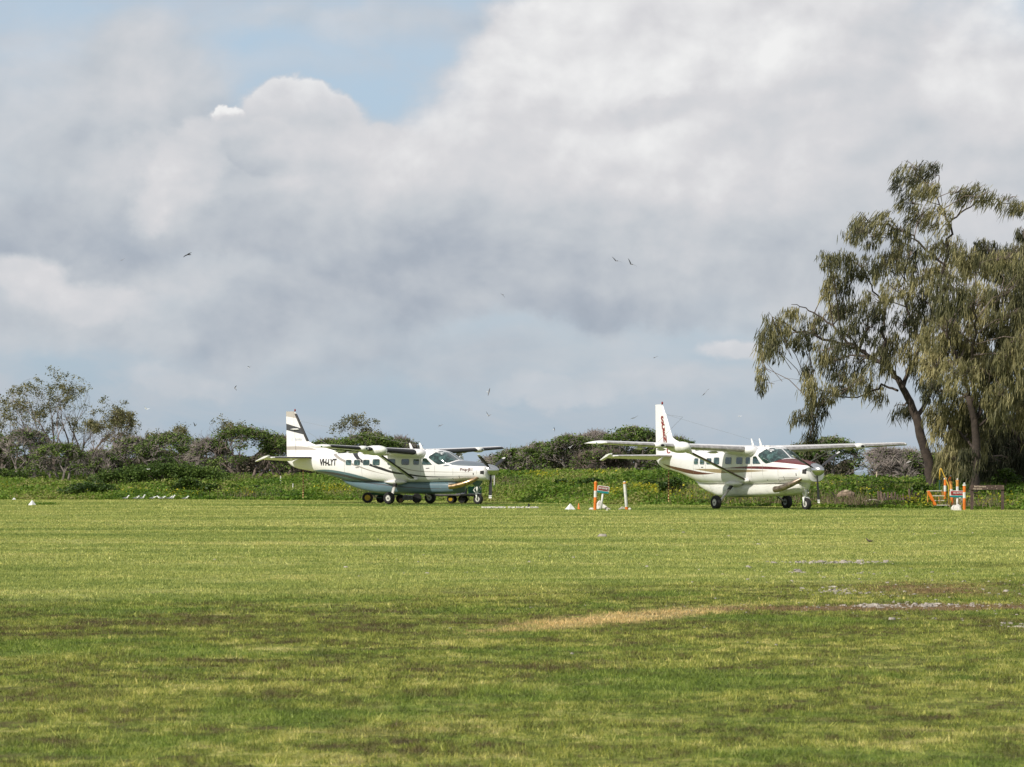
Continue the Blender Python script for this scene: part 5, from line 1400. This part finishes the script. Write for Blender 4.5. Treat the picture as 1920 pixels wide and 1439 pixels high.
def bollard(u, v, h, lean, parts, knob, label, r=.062, depth=None, group='orange and white guide posts'):
    p = gp(u, v) if depth is None else Vector((px(u, depth), depth, 0))
    p.z = float(height(p.x, p.y)) - .01
    root = empty('guide_post', p); root.rotation_euler = (0, R(lean), 0); tag(root, label, 'post', group)
    z = 0
    for name, frac, mat in parts:
        MB().lathe([(r, z), (r, z + h * frac)], (0, 0, 0), 'Z', 14).build(name, mat, root, smooth=True, sharp=40); z += h * frac
    MB().lathe([(r * 1.22, z + .001), (r * 1.22, z + .045), (r * .9, z + .055)], (0, 0, 0), 'Z', 14).build('collar', knob[0], root, smooth=True, sharp=40)
    MB().lathe([(r * .45, z + .05), (r * .62, z + .085), (r * .5, z + .12), (.004, z + .135)] if knob[2] else [(r * .95, z + .05), (r * .8, z + .09), (.004, z + .11)], (0, 0, 0), 'Z', 12).build('cap', knob[1], root, smooth=True)
    return root
bollard(1115.5, 957, 1.10, 1.5, [('base_band', .5, M_ORANGE), ('white_band', .24, M_PWHITE), ('upper_band', .26, M_ORANGE)], (M_ORANGE, M_YEL, 0), 'orange guide post with one white band left of the small tilted sign')
bollard(1175, 956, 1.09, -4.5, [('base_band', .12, M_ORANGE), ('white_band', .82, M_PWHITE), ('upper_band', .06, M_PWHITE)], (M_YEL, M_PWHITE, 0), 'leaning white guide post with an orange foot, standing alone')
bollard(1771, 952.5, .95, -1.8 * -1, [('base_band', .45, M_ORANGE), ('white_band', .27, M_PWHITE), ('upper_band', .28, M_ORANGE)], (M_PWHITE, pbr('pink_cap', (.75, .28, .2), .5), 0), 'orange and white post nearest the big dark trunk with a pinkish cap')
bollard(1780.5, 951, .92, 0, [('base_band', .74, M_YEL), ('upper_band', .26, M_ORANGE)], (M_PWHITE, M_PWHITE, 0), 'yellowish orange post where the yellow handrail ends')
bollard(1785.5, 954, 1.0, -4.0, [('base_band', .5, M_ORANGE), ('white_band', .26, M_PWHITE), ('upper_band', .24, M_YEL)], (M_YEL, M_YEL, 0), 'tilted faded orange post just left of the right sign panel')
bollard(1794.8, 953, .98, 0, [('base_band', .5, M_ORANGE), ('white_band', .28, M_PWHITE), ('upper_band', .22, M_YEL)], (M_YEL, M_PWHITE, 1), 'post with a white knob directly behind the right sign panel', depth=137)
bollard(1807.5, 957, 1.0, .3, [('base_band', .5, M_ORANGE), ('white_band', .24, M_PWHITE), ('upper_band', .26, M_ORANGE)], (M_PWHITE, M_PWHITE, 1), 'rightmost orange and white post with a white knob, left of the wooden sign')

def rock(p, s, seed, label, mat=M_STONE, cat='rock', group='white painted stones'):
    r = random.Random(seed); m = MB(); rs = []; n = 9
    sx, sy, sz = s
    offs = [r.uniform(.75, 1.2) for _ in range(n)]
    for k, (zz, q) in enumerate(((-.2, .85), (.15, 1.0), (.5, .92), (.8, .62), (1.0, .22))):
        rs.append([(math.cos(6.283 * j / n + .1 * k) * q * sx / 2 * offs[j] * r.uniform(.9, 1.1), math.sin(6.283 * j / n) * q * sy / 2 * offs[(j + 2) % n], zz * sz * r.uniform(.92, 1.08)) for j in range(n)])
    m.rings(rs); o = m.build('rock', mat, None, smooth=True, loc=(p[0], p[1], float(height(p[0], p[1]))), sharp=35); tag(o, label, cat, group); return o

def sign_panel(name, c, w, h, tilt, labeltxt, label, post_to, panel, ramp_mat, round_=.05, postr=.045):
    root = empty('sign', (post_to[0], c[1], float(height(post_to[0], c[1]))))
    tag(root, label, 'sign', 'small signs on white posts')
    z0 = root.location.z
    cx, cz_ = c[0] - post_to[0], c[2] - z0
    top = Vector((cx, .03, cz_ - h * .2)); MB().tube([(0, .03, -.05), top], [postr, postr], 10).build('post', M_PWHITE, root, smooth=True)
    M = Matrix.Rotation(R(tilt), 4, 'Y')
    def flat(nm, pts, y, mat, parent, th=.012):
        m = MB(); f_ = [Vector((p[0], y, p[1])) for p in pts]; b_ = [Vector((p[0], y + th, p[1])) for p in pts]
        f_ = [M @ p + Vector((cx, 0, cz_)) for p in f_]; b_ = [M @ p + Vector((cx, 0, cz_)) for p in b_]
        m.rings([f_, b_]); return m.build(nm, mat, parent)
    bd = flat('panel', round_rect(-w / 2, w / 2, -h / 2, h / 2, round_), -.03, M_PWHITE, root, .03)
    flat('teal_strip', round_rect(-w / 2 * .96, w / 2 * .96, -h / 2 - .03, -h / 2 + h * .17, .02), -.045, M_TEAL, bd)
    flat('red_field', round_rect(-w / 2 * .86, w / 2 * .86, -h / 2 + h * .26, h / 2 - h * .10, .03), -.042, panel, bd)
    for kx in (-1, 1):
        e = [(kx * w * .34 + math.cos(a * .628) * h * .17, h * .07 + math.sin(a * .628) * h * .17) for a in range(10)]
        ring = [(kx * w * .34 + math.cos(a * .628) * h * .11, h * .07 + math.sin(a * .628) * h * .11) for a in range(10)]
        if kx < 0: flat('emblem', e, -.052, M_SIGNR if panel is not M_SIGNR else M_SIGNRB, bd, .008)
        else: flat('emblem', e, -.052, M_PWHITE, bd, .008); flat('emblem', ring, -.058, ramp_mat, bd, .006)
    V2, T = text_tris(labeltxt, h * .36, .003)
    VV = [tuple(M @ Vector((v.x * .82, -.058, v.y + h * .10)) + Vector((cx, 0, cz_))) for v in V2]
    me = bpy.data.meshes.new('lettering'); me.from_pydata(VV, [], T); me.materials.append(M_PWHITE)
    o = bpy.data.objects.new('lettering', me); COL.objects.link(o); o.parent = bd
    return root
Ys = 134.0
sign_panel('s', at(1131, 917.5, Ys), .50, .27, 7.5, 'NO ENTRY', 'small brownish sign tilted to the right on a leaning white post in white stones', (px(1126.5, Ys), Ys), M_SIGNR, M_SIGNR)
Ys2 = 131.8
sign_panel('s', at(1795, 926, Ys2), .66, .25, 1.0, 'NO ENTRY', 'small level bright red sign on a white post in front of the orange posts', (px(1794, Ys2), Ys2), M_SIGNRB, pbr('purple_mark', (.10, .06, .2), .5))
for i, (u, v, sx, sz, lab, mt) in enumerate((
    (1109, 956, .22, .10, 'flat white stone left of the orange post foot', M_STONE), (1124, 951.5, .34, .30, 'tallest white stone at the foot of the tilted sign', M_STONE),
    (1122, 954.5, .26, .16, 'white stone right of the orange post foot', M_STONE), (1132, 953.5, .30, .16, 'long low white stone right of the tilted sign post', M_STONE),
    (1137.5, 955, .20, .10, 'small grey white stone second from the right end of the sign heap', M_CORAL), (1142, 955.8, .14, .07, 'rightmost little stone of the tilted sign heap', M_CORAL),
    (1138, 957.8, .10, .05, 'little white pebble in front of the sign heap', M_STONE),
    (1167, 955, .22, .12, 'pale stone just left of the leaning white post', M_CORAL), (1161.5, 956, .12, .06, 'small dark edged stone farther left of the leaning white post', M_CORAL),
    (1180.5, 956.2, .12, .09, 'small white stone right of the leaning white post', M_STONE),
    (1788, 957.5, .26, .22, 'left half of the white rock heap under the right sign', M_STONE), (1795, 958.2, .36, .26, 'big white rock under the right sign post', M_STONE), (1800, 952.5, .30, .32, 'white rock behind the right sign post', M_STONE),
    (1886, 943, .30, .18, 'white stone at the root of the slanting trunk', M_CORAL), (1803, 946, .14, .2, 'pale stone between the orange posts', M_CORAL))):
    q = gp(u, v)
    if 1886 == u: q = Vector((px(u, 141), 141, 0))
    if 1803 == u: q = Vector((px(u, 137.5), 137.5, 0))
    rock(q, (sx, sx * .8, sz), 50 + i, lab, mt)

# white pyramid markers, small orange cone
def pyramid(u, v, w, h, label, depth=None, tilt=0):
    p = gp(u, v); p.z = float(height(p.x, p.y))
    m = MB(); m.rings([[(math.cos(R(45 + 90 * j)) * w * .70 * k, math.sin(R(45 + 90 * j)) * w * .70 * k, z) for j in range(4)] for z, k in ((0, 1.0), (.03, .98), (h * .9, .16), (h, .10))])
    o = m.build('pyramid_marker', pbr('marker_white', (.80, .79, .76), .6, var=.15), None, loc=p); o.rotation_euler = (0, 0, .5 + tilt); tag(o, label, 'marker', 'white pyramid runway markers')
pyramid(1069, 956.0, .32, .26, 'white pyramid marker left of the small orange cone')
pyramid(61, 947.5, .26, .24, 'white pyramid marker standing on the lawn at the far left', tilt=.4)
pyramid(27, 937.6, .16, .13, 'tiny white marker at the foot of the bank near the left edge')
p = gp(1085, 955.2); t = empty('traffic_cone', p); tag(t, 'small narrow orange cone between the white pyramid and the orange post', 'cone')
MB().lathe([(.055, .0), (.05, .02), (.02, .24), (.012, .25), (.001, .25)], (0, 0, 0), 'Z', 14).build('cone_body', M_ORANGE, t, smooth=True, sharp=40)
MB().box((0, 0, .008), (.14, .14, .016)).build('cone_base', M_ORANGE, t)

# long white marker strips lying on the grass
for i, (u0, u1, v, lab) in enumerate(((903, 966, 953.3, 'longer white strip lying on the grass in front of the left nose wheel'), (968, 1009, 953.2, 'shorter white strip lying to the right of the longer one'))):
    a_, b_ = gp(u0, v), gp(u1, v); m = MB(); n = 14; r = random.Random(i)
    for k in range(n):
        if r.random() < .06: continue
        q0 = a_.lerp(b_, k / n); q1 = a_.lerp(b_, (k + .96) / n)
        h = .045 + .02 * r.random()
        m.box(((q0.x + q1.x) / 2, q0.y + r.uniform(-.08, .08), h / 2 + .01), ((q1 - q0).length, .55, h), rz=r.uniform(-.06, .06))
    o = m.build('white_strip', M_STONE, None); tag(o, lab, 'marker strip', 'white strips laid on the lawn')
q = gp(990.5, 952.8); m = MB(); m.tube([(q.x, q.y, 0), (q.x + .02, q.y, .13)], [.04, .03], 6); m.box((q.x + .03, q.y, .15), (.12, .1, .05), ry=.6); tag(m.build('peg', M_BLACK), 'small dark peg on the shorter white strip', 'peg')

# thin white pegs on the bank
for u, v0, v1, Y, lab in ((297, 897, 886, 197, 'thin white peg in front of the hedge like shrubs'), (526, 902, 893, 190, 'thin white peg on the bank left of the first tail'), (926.5, 901, 892, 175, 'thin white peg on the bank right of the left propeller'), (1643, 893, 885, 163, 'pale wooden peg on the crest left of the big trunk'),
                          (549, 916, 907, 184, 'short pale peg low on the bank beneath the first tail'), (1478, 0, 0, 0, '')):
    if not Y: continue
    z1 = at(u, v1, Y).z; X = px(u, Y); z0 = float(height(X, Y)) - .05
    o = MB().tube([(X, Y, z0), (X + .02, Y, z1)], [.035, .032], 7).build('peg', M_CRM if 'wood' in lab else M_PWHITE); tag(o, lab, 'peg', 'pegs on the bank')

# steel steps with handrail
def steps():
    Y = 135.6; X0 = px(1762, Y); z0 = float(height(X0, Y))
    t = empty('boat_steps', (X0, Y, z0)); tag(t, 'orange steel steps with white treads and a yellow handrail beside the big trunk', 'steps')
    def P(u, v, dy=0): q = at(u, v, Y); return Vector((q.x - X0, dy, q.z - z0))
    for (ua, ub, v) in ((1740, 1766, 920.7), (1747, 1770, 930), (1751, 1771, 939), (1755, 1779, 947.5)):
        a_, b_ = P(ua, v), P(ub, v); c = (a_ + b_) / 2; MB().box((c.x, .15, c.z), ((b_ - a_).length, .34, .03)).build('tread', pbr('worn_white_tread', (.66, .60, .52), .6, var=.25), t)
    for dy in (-.02, .33):
        MB().tube([P(1740.5, 921, dy), P(1754, 947.5, dy)], [(.045, .018)] * 2, 6, flat=(1, 0, .5)).build('stringer', M_ORANGE, t)
        MB().tube([P(1766, 920.8, dy), P(1767.5, 929, dy)], [(.03, .015)] * 2, 6).build('brace', M_YEL, t)
    MB().tube([P(1738.5, 921), P(1739, 942)], [.022] * 2, 6).build('leg', M_YEL, t)
    MB().tube([P(1760, 930), P(1760.5, 944)], [.016] * 2, 6).build('leg', M_YEL, t)
    MB().tube([P(1762, 900, .1), P(1762.8, 882, .1), P(1763.6, 879, .1), P(1764.6, 879, .1), P(1766, 881, .1), P(1777.5, 909, .1), P(1779, 912, .1), P(1779.5, 949, .1)], [.026] * 8, 8).build('handrail', pbr('yellow_handrail', (.72, .45, .06), .45, var=.25), t, smooth=True)
    MB().tube([P(1762, 900, .1), P(1762, 922, .1)], [.036] * 2, 8).build('green_post', pbr('dark_green_paint', (.01, .05, .035), .5), t)
steps()

# brown timber sign
def timber_sign():
    Y = 131.5; X0 = px(1851, Y); z0 = float(height(X0, Y))
    t = empty('timber_sign', (X0, Y, z0)); tag(t, 'brown timber board sign on two posts under the drooping foliage', 'sign')
    def P(u, v, dy=0): q = at(u, v, Y); return Vector((q.x - X0, dy, q.z - z0))
    for u in (1822, 1879.5):
        a_, b_ = P(u, 958), P(u, 911); MB().box((a_.x, .05, (b_.z - .02) / 2 - .05), (.11, .10, b_.z + .08)).build('post', M_WOOD, t)
    c = P(1850.5, 914.3); w = P(1882, 914).x - P(1819, 914).x
    b = MB().box((c.x, -.025, c.z), (w, .045, .19)).build('board', M_WOOD, t)
    for txt, u, v in (('Bird Sanctuary', 1837, 912.6), ('No access', 1832.5, 916.9)):
        V2, T = text_tris(txt, .088, .0015)
        q = P(u, v); me = bpy.data.meshes.new('lettering'); me.from_pydata([(q.x + vv.x * (.95 if len(txt) > 10 else 1.0), -.051, q.z + vv.y) for vv in V2], [], T); me.materials.append(M_CRM)
        o = bpy.data.objects.new('lettering', me); COL.objects.link(o); o.parent = b
    m = MB()
    for u, v in ((1850.5, 915.8), (1859, 914), (1868, 916.6), (1880, 912), (1866, 912)): q = P(u, v); m.box((q.x, -.05, q.z), (.018, .006, .03))
    m.build('chipped_paint', M_CRM, b)
timber_sign()

# driftwood stump, fence of broken stakes, fallen branches
p = Vector((px(1586, 142), 142, 0)); p.z = float(height(p.x, p.y))
t = empty('tree_stump', p); tag(t, 'weathered brown and tan stump lying at the foot of the bank', 'stump')
m = MB(); r = random.Random(4); rs = []
for x, k in ((-.42, .12), (-.36, .5), (-.18, .8), (.02, 1.0), (.2, .95), (.33, .7), (.38, .3)):
    rs.append([(x + r.uniform(-.04, .04), math.cos(j * .628) * .25 * k * r.uniform(.8, 1.15), .22 + math.sin(j * .628) * .27 * k * r.uniform(.85, 1.15)) for j in range(10)])
m.rings(rs).build('stump_wood', pbr('split_driftwood', (.27, .20, .145), .9, var=.55, vscale=6, bump=1.0), t, smooth=True, sharp=30)
m = MB(); m.rings([[(.0 + x, -.1 + math.cos(j * .785) * .09 * k, .42 + math.sin(j * .785) * .08 * k) for j in range(8)] for x, k in ((-.12, .3), (-.02, 1), (.1, .8), (.15, .2))]).build('pale_knot', pbr('pale_wood', (.45, .36, .26), .85, var=.3), t, smooth=True)
M_STAKE = pbr('weathered_stake', (.17, .12, .095), .9, var=.4, vscale=7, bump=.5)
r = random.Random(8)
for i in range(26):
    u = 1648 + i * 3.05 + r.uniform(-.8, .8); Y = 141.2 + r.uniform(-.5, .5) - i * .05
    h = r.uniform(.22, .42) if i > 4 else r.uniform(.38, .52)
    if 19 <= i <= 20: h = .55
    X = px(u, Y); z0 = float(height(X, Y)) - .05; w_ = r.uniform(.028, .05)
    ln = r.uniform(-.12, .12) * h
    rs = [[(X + math.cos(1.05 * j) * w_ * k + ln * t_, Y + math.sin(1.05 * j) * w_ * k, z0 + (h + .05) * t_) for j in range(6)] for t_, k in ((0, 1), (.6, .95), (.93, .8), (1, .3))]
    o = MB().rings(rs).build('fence_stake', M_STAKE if i != 4 else M_CORAL)
    ORD = ['first', 'second', 'third', 'fourth', 'fifth', 'sixth', 'seventh', 'eighth', 'ninth', 'tenth', 'eleventh', 'twelfth', 'thirteenth']
    tag(o, 'the one pale stake in the broken fence left of the big trunk' if i == 4 else ('%s weathered brown stake of the broken fence counted from the left' % ORD[i] if i < 13 else '%s weathered brown stake of the broken fence counted from the big trunk' % ORD[25 - i]), 'stake', 'broken fence stakes')
for i, (pts, lab) in enumerate((([(1560, 920), (1566, 932), (1572, 939), (1584, 944)], 'dark bent dead branch left of the stump'), ([(1622, 942), (1630, 939.5), (1640, 939), (1654, 944)], 'pale fallen branch left of the stakes'),
                              ([(1596, 945), (1597.5, 952)], 'short red brown stub right of the stump'))):
    Y = 140.5; P = [at(u, v, Y) for u, v in pts]
    zmin = min(p_.z for p_ in P); sh_ = float(height(P[-1].x, Y)) - zmin
    P = [p_ + Vector((0, 0, sh_ + .02)) for p_ in P]
    m = MB().tube(P, [.035, .03, .025, .015][:len(P)] if i < 2 else [.05, .04], 6)
    if i == 0:
        m.tube([P[1], P[1] + Vector((-.35, 0, .22)), P[1] + Vector((-.6, 0, .25))], [.015, .01, .004], 4); m.tube([P[2], P[2] + Vector((-.1, 0, .4))], [.015, .004], 4)
    tag(m.build('dead_branch', (M_BARK, M_CORAL, M_STAKE)[i]), lab, 'branch', 'dead branches at the foot of the bank')
# small weeds and tussock by the left marker
r2 = np.random.default_rng(44); n = 500
q = gp(82, 947); x = q.x + r2.normal(0, .30, n); y = q.y + r2.normal(0, .5, n)
V, Fa, T = leaves(np.stack([x, y, np.abs(r2.normal(0, .05, n)) + .02], -1), np.full(n, .08), r2.uniform(.1, .6, n), 3)
tag(np_mesh('weed_tussock', V, Fa, M_WEED, {'tint': T}), 'dark green weed patch beside the far left pyramid marker', 'weeds', kind='stuff')

# coral gravel on the worn ground, larger lumps on their own
def gravel():
    r = np.random.default_rng(61); Ps = []; Sz = []
    for cx, cy, sx, sy, n, s in ((5.55, 56, .45, .30, 160, .035), (5.9, 56.3, .4, .3, 120, .03), (4.35, 43, .22, .6, 130, .024), (4.75, 42.3, .4, .8, 70, .02), (4.45, 38.4, .35, .25, 120, .026), (4.9, 38.3, .3, .22, 90, .024), (5.5, 38.4, .4, .5, 50, .02),
                                (5.7, 50, 1.2, 1.6, 90, .028), (6.4, 43, 1.2, 3.5, 120, .022), (5.9, 38.3, .9, .9, 110, .02), (3.2, 37.9, 1.6, .8, 60, .016), (4.5, 47, 1.8, 5, 90, .02), (1.3, 56, 3.5, 4, 60, .024), (4.4, 35.5, .8, .6, 50, .018), (5.4, 33.8, .35, .6, 40, .024), (4.6, 51, .15, .1, 14, .04),
                                (-1.4, 51, .9, .9, 24, .02), (3.9, 72, 4, 8, 30, .03), (12, 84, 5, 4, 70, .04), (.6, 31, 2, 3, 24, .012)):
        Ps.append(np.stack([r.normal(cx, sx, n), r.normal(cy, sy, n)], -1)); Sz.append(s * .72 * r.lognormal(0, .5, n))
    P = np.concatenate(Ps); S = np.concatenate(Sz); kp = r.uniform(0, 1, len(P)) < .6; P = P[kp]; S = S[kp]; n = len(P)
    base = np.array([(1, 0, .1), (0, 1, .1), (-1, 0, .1), (0, -1, .1), (.5, .5, .75), (-.5, .45, .8), (-.45, -.5, .7), (.5, -.5, .8)])
    fc = np.array([(0, 1, 5, 4), (1, 2, 5, 5), (2, 3, 6, 5), (3, 0, 7, 6), (0, 4, 7, 7), (4, 5, 6, 7)])
    a = r.uniform(0, 6.28, n); c, s = np.cos(a)[:, None], np.sin(a)[:, None]
    B = base[None] * (1 + r.normal(0, .16, (n, 8, 3)))
    x = B[:, :, 0] * c - B[:, :, 1] * s; y = B[:, :, 0] * s + B[:, :, 1] * c
    z0 = height(P[:, 0], P[:, 1])
    V = np.stack([x * S[:, None] + P[:, :1], y * S[:, None] * .8 + P[:, 1:], B[:, :, 2] * S[:, None] * .7 + z0[:, None] + .004], -1).reshape(-1, 3)
    tri = np.array([(0, 1, 5), (0, 5, 4), (1, 2, 5), (2, 3, 6), (2, 6, 5), (3, 0, 7), (3, 7, 6), (0, 4, 7), (4, 5, 6), (4, 6, 7)])
    Fa = (np.arange(n)[:, None, None] * 8 + tri[None]).reshape(-1, 3)
    o = np_mesh('gravel', V, Fa, pbr('coral_gravel', (.40, .355, .30), .9, var=.3, vscale=8)); tag(o, 'white coral gravel scattered on the worn grass', 'gravel', kind='stuff')
gravel()
for i, (u, v, s, lab) in enumerate(((1637, 1135, .13, 'largest flat white coral lump in the bare soil at the right'), (1580, 1134, .07, 'white coral lump left of the largest one'), (1756, 1133, .09, 'white coral lump right of the largest one'),
                                   (1908, 1175, .09, 'white coral lump near the right edge of the lawn'), (1430, 1081, .05, 'lone little white stone above the burnt strip'), (1562, 1100, .09, 'white coral lump at the top of the upper gravel patch'))):
    q = gp(u, v); rock(q, (s * 1.5, s * .8, s * .25), 200 + i, lab, M_CORAL, 'coral lump', 'white coral lumps in the worn lawn')

# ------------------------------------------------------------------ birds
M_BDARK = pbr('black_feathers', (.010, .010, .012), .7); M_BGREY = pbr('grey_feathers', (.16, .16, .17), .7); M_BWHITE = pbr('white_feathers', (.80, .80, .78), .7); M_BBROWN = pbr('brown_feathers', (.075, .06, .05), .7)
def flying(u, v, Y, wl, wr, body, label, bm, wm, sweep=.12):
    """wl, wr: wing tip offsets in photo pixels from the body; body: (dx, dy) of the head from the tail"""
    c = at(u, v, Y); k = Y / F
    root = empty('flying_bird', c); tag(root, label, 'bird', 'seabirds flying above the airfield')
    b = Vector((body[0], 0, -body[1])) * k; L_ = max(b.length, .12); b = b.normalized() * L_ if b.length > .01 else Vector((L_, 0, 0))
    m = MB(); pts = [b * t for t in (-.55, -.4, -.1, .2, .38, .5, .56)]
    m.tube(pts, [q * L_ * 2.4 for q in (.012, .035, .055, .05, .032, .03, .008)], 8); m.build('body', bm, root, smooth=True)
    for w in (wl, wr):
        t = Vector((w[0], 0, -w[1])) * k; t.y = -.25 * t.length
        fw = b.normalized(); ch = t.length * .26
        m = MB(); P0 = fw * .08; rs = []
        for s_, c_, bow in ((0, 1, 0), (.3, 1.05, .07), (.6, .8, .09), (.85, .5, .04), (1, .12, 0)):
            q = P0 + t * s_ + Vector((0, -.3, .8)).normalized() * bow * t.length - fw * (s_ ** 2) * t.length * sweep
            n_ = Vector((0, .6, .8))
            back = (-fw * .7 + Vector((0, .55, -.2))).normalized() * ch * c_
            rs.append([q + n_ * .012 * (1.2 - s_), q + back, q - n_ * .012 * (1.2 - s_)])
        m.rings(rs); m.build('wing', wm, root, smooth=False)
for a in (
 (354, 478, 110, (-8, 5), (8, -4), (-5, 0), 'large black frigatebird gliding high at the left', M_BDARK, M_BDARK),
 (227, 488, 190, (-4.5, 2.5), (4.5, -2.5), (3, -1), 'small grey bird left of the large black one', M_BGREY, M_BGREY),
 (1157, 489.5, 170, (-9, -8), (11, 2.5), (-4, .5), 'left bird of the soaring pair in the grey cloud', M_BBROWN, M_BGREY),
 (1185, 496, 170, (-6, -11), (11, 4), (-5, 0), 'right bird of the soaring pair in the grey cloud', M_BBROWN, M_BGREY),
 (943, 553, 190, (-3, -2), (5, 6), (-3, -1), 'lone small bird beneath the dark cloud base', M_BGREY, M_BGREY),
 (466, 690, 210, (-4, -2), (4, -3), (2, -1), 'pale bird high above the big umbrella tree', M_BWHITE, M_BGREY),
 (441.5, 728, 200, (4, -5), (4, 5), (-2, 0), 'bird banking with both wings to the right above the umbrella tree', M_BWHITE, M_BBROWN),
 (914.5, 735.5, 160, (2.5, -8), (-1.5, 7), (4, .5), 'white bodied bird banking steeply right of the left aeroplane', M_BWHITE, M_BBROWN),
 (914.5, 779, 180, (-4, -8), (6, -3), (1, 1), 'bird with one raised wing above the far wing of the left aeroplane', M_BWHITE, M_BGREY),
 (824, 798, 190, (-5, 3), (6, -3), (3, 1), 'thin winged bird just above the left aeroplane cockpit', M_BGREY, M_BGREY),
 (1038, 806, 190, (-1.5, -5), (0, 4), (2, 0), 'small bird above the middle wood', M_BWHITE, M_BBROWN),
 (1187, 784.5, 150, (-9, 3), (8, -4), (4, -1), 'wide winged bird left of the lettered tail fin', M_BWHITE, M_BBROWN),
 (1227, 671, 190, (-3, 2), (5, -2), (3, -1), 'dark small bird high above the lettered tail fin', M_BBROWN, M_BBROWN),
 (1320, 739.5, 140, (-8, 8), (9, -9), (2, -2), 'bird with long straight slanting wings above the right aeroplane', M_BGREY, M_BGREY),
 (273, 767, 180, (-4, -5), (6, -1), (3, 1), 'white bird above the left sparse trees', M_BWHITE, M_BWHITE),
 (367, 798, 180, (-3, -7), (4, -5), (-2, 2), 'white bird with raised wings above the grey twigs', M_BWHITE, M_BBROWN),
 (1386, 781, 190, (-3, -1), (3, -1), (2, 0), 'faint white bird above the cabin of the right aeroplane', M_BWHITE, M_BWHITE),
 (1613, 881, 165, (-3, 2), (5, -1.5), (3, -1), 'dark bird low over the crest under the far wing tip', M_BDARK, M_BDARK),
 (1706, 866.5, 158, (-5, 2), (5, -1), (-4, .5), 'white bird passing in front of the bare tree left of the big trunk', M_BWHITE, M_BWHITE),
 (1068, 839, 185, (-2, 3), (4, -3), (3, -1), 'white bird against the green of the middle wood', M_BWHITE, M_BWHITE),
 (277, 880, 185, (-3, 1), (3, 0), (3, 0), 'white bird in front of the hedge like shrubs', M_BWHITE, M_BWHITE)):
    flying(*a)
def standing(u, v, s, flip, head, label, bm=M_BWHITE, wm=M_BGREY, group='white terns resting at the edge of the lawn', legs=.05):
    p = gp(u, v); p.z = float(height(p.x, p.y))
    root = empty('resting_bird', p); root.scale = (s * flip, s, s); tag(root, label, 'bird', group)
    MB().tube([(-.16, 0, legs + .05), (-.1, 0, legs + .055), (0, 0, legs + .06), (.09, 0, legs + .09), (.13, 0, legs + .13 * head), (.16, 0, legs + .17 * head), (.19, 0, legs + .17 * head), (.23, 0, legs + .165 * head)], [.008, .03, .055, .05, .032, .036, .026, .003], 9).build('body', bm, root, smooth=True)
    for y in (-.045, .045): MB().tube([(.06, y, legs + .08), (-.05, y, legs + .075), (-.22, y * .6, legs + .06)], [(.03, .012), (.035, .014), (.004, .004)], 6, flat=(0, 0, 1)).build('wing', wm, root, smooth=True)
    m = MB()
    for y in (-.02, .02): m.tube([(.01, y, 0), (.01, y, legs + .02)], [.005, .005], 4)
    m.build('legs', M_BBROWN, root)
for u, fl, hd, lab in ((236.5, 1, 1.2, 'leftmost resting tern, standing apart'), (255.5, 1, 1.0, 'second resting tern from the left'), (266.5, 1, 1.4, 'third resting tern from the left with a raised head'), (286.5, 1, .8, 'low crouching tern in the gap of the row'),
                       (301, -1, 1.0, 'left tern of the facing pair in the row'), (304.5, 1, .9, 'right tern of the facing pair in the row'), (318, 1, 1.0, 'third resting tern from the right'), (322.5, 1, 1.3, 'second resting tern from the right'), (348, 1, 1.0, 'rightmost resting tern, apart from the row')):
    standing(u, 938.4, .95, fl, hd, lab)
standing(1630, 1019, .42, -1, 1.1, 'small brown bird alone on the lawn right of centre', M_BBROWN, M_BBROWN, 'lone lawn bird')
print('objects', len(bpy.data.objects), 'tris', sum(len(o.data.polygons) for o in bpy.data.objects if o.type == 'MESH'))
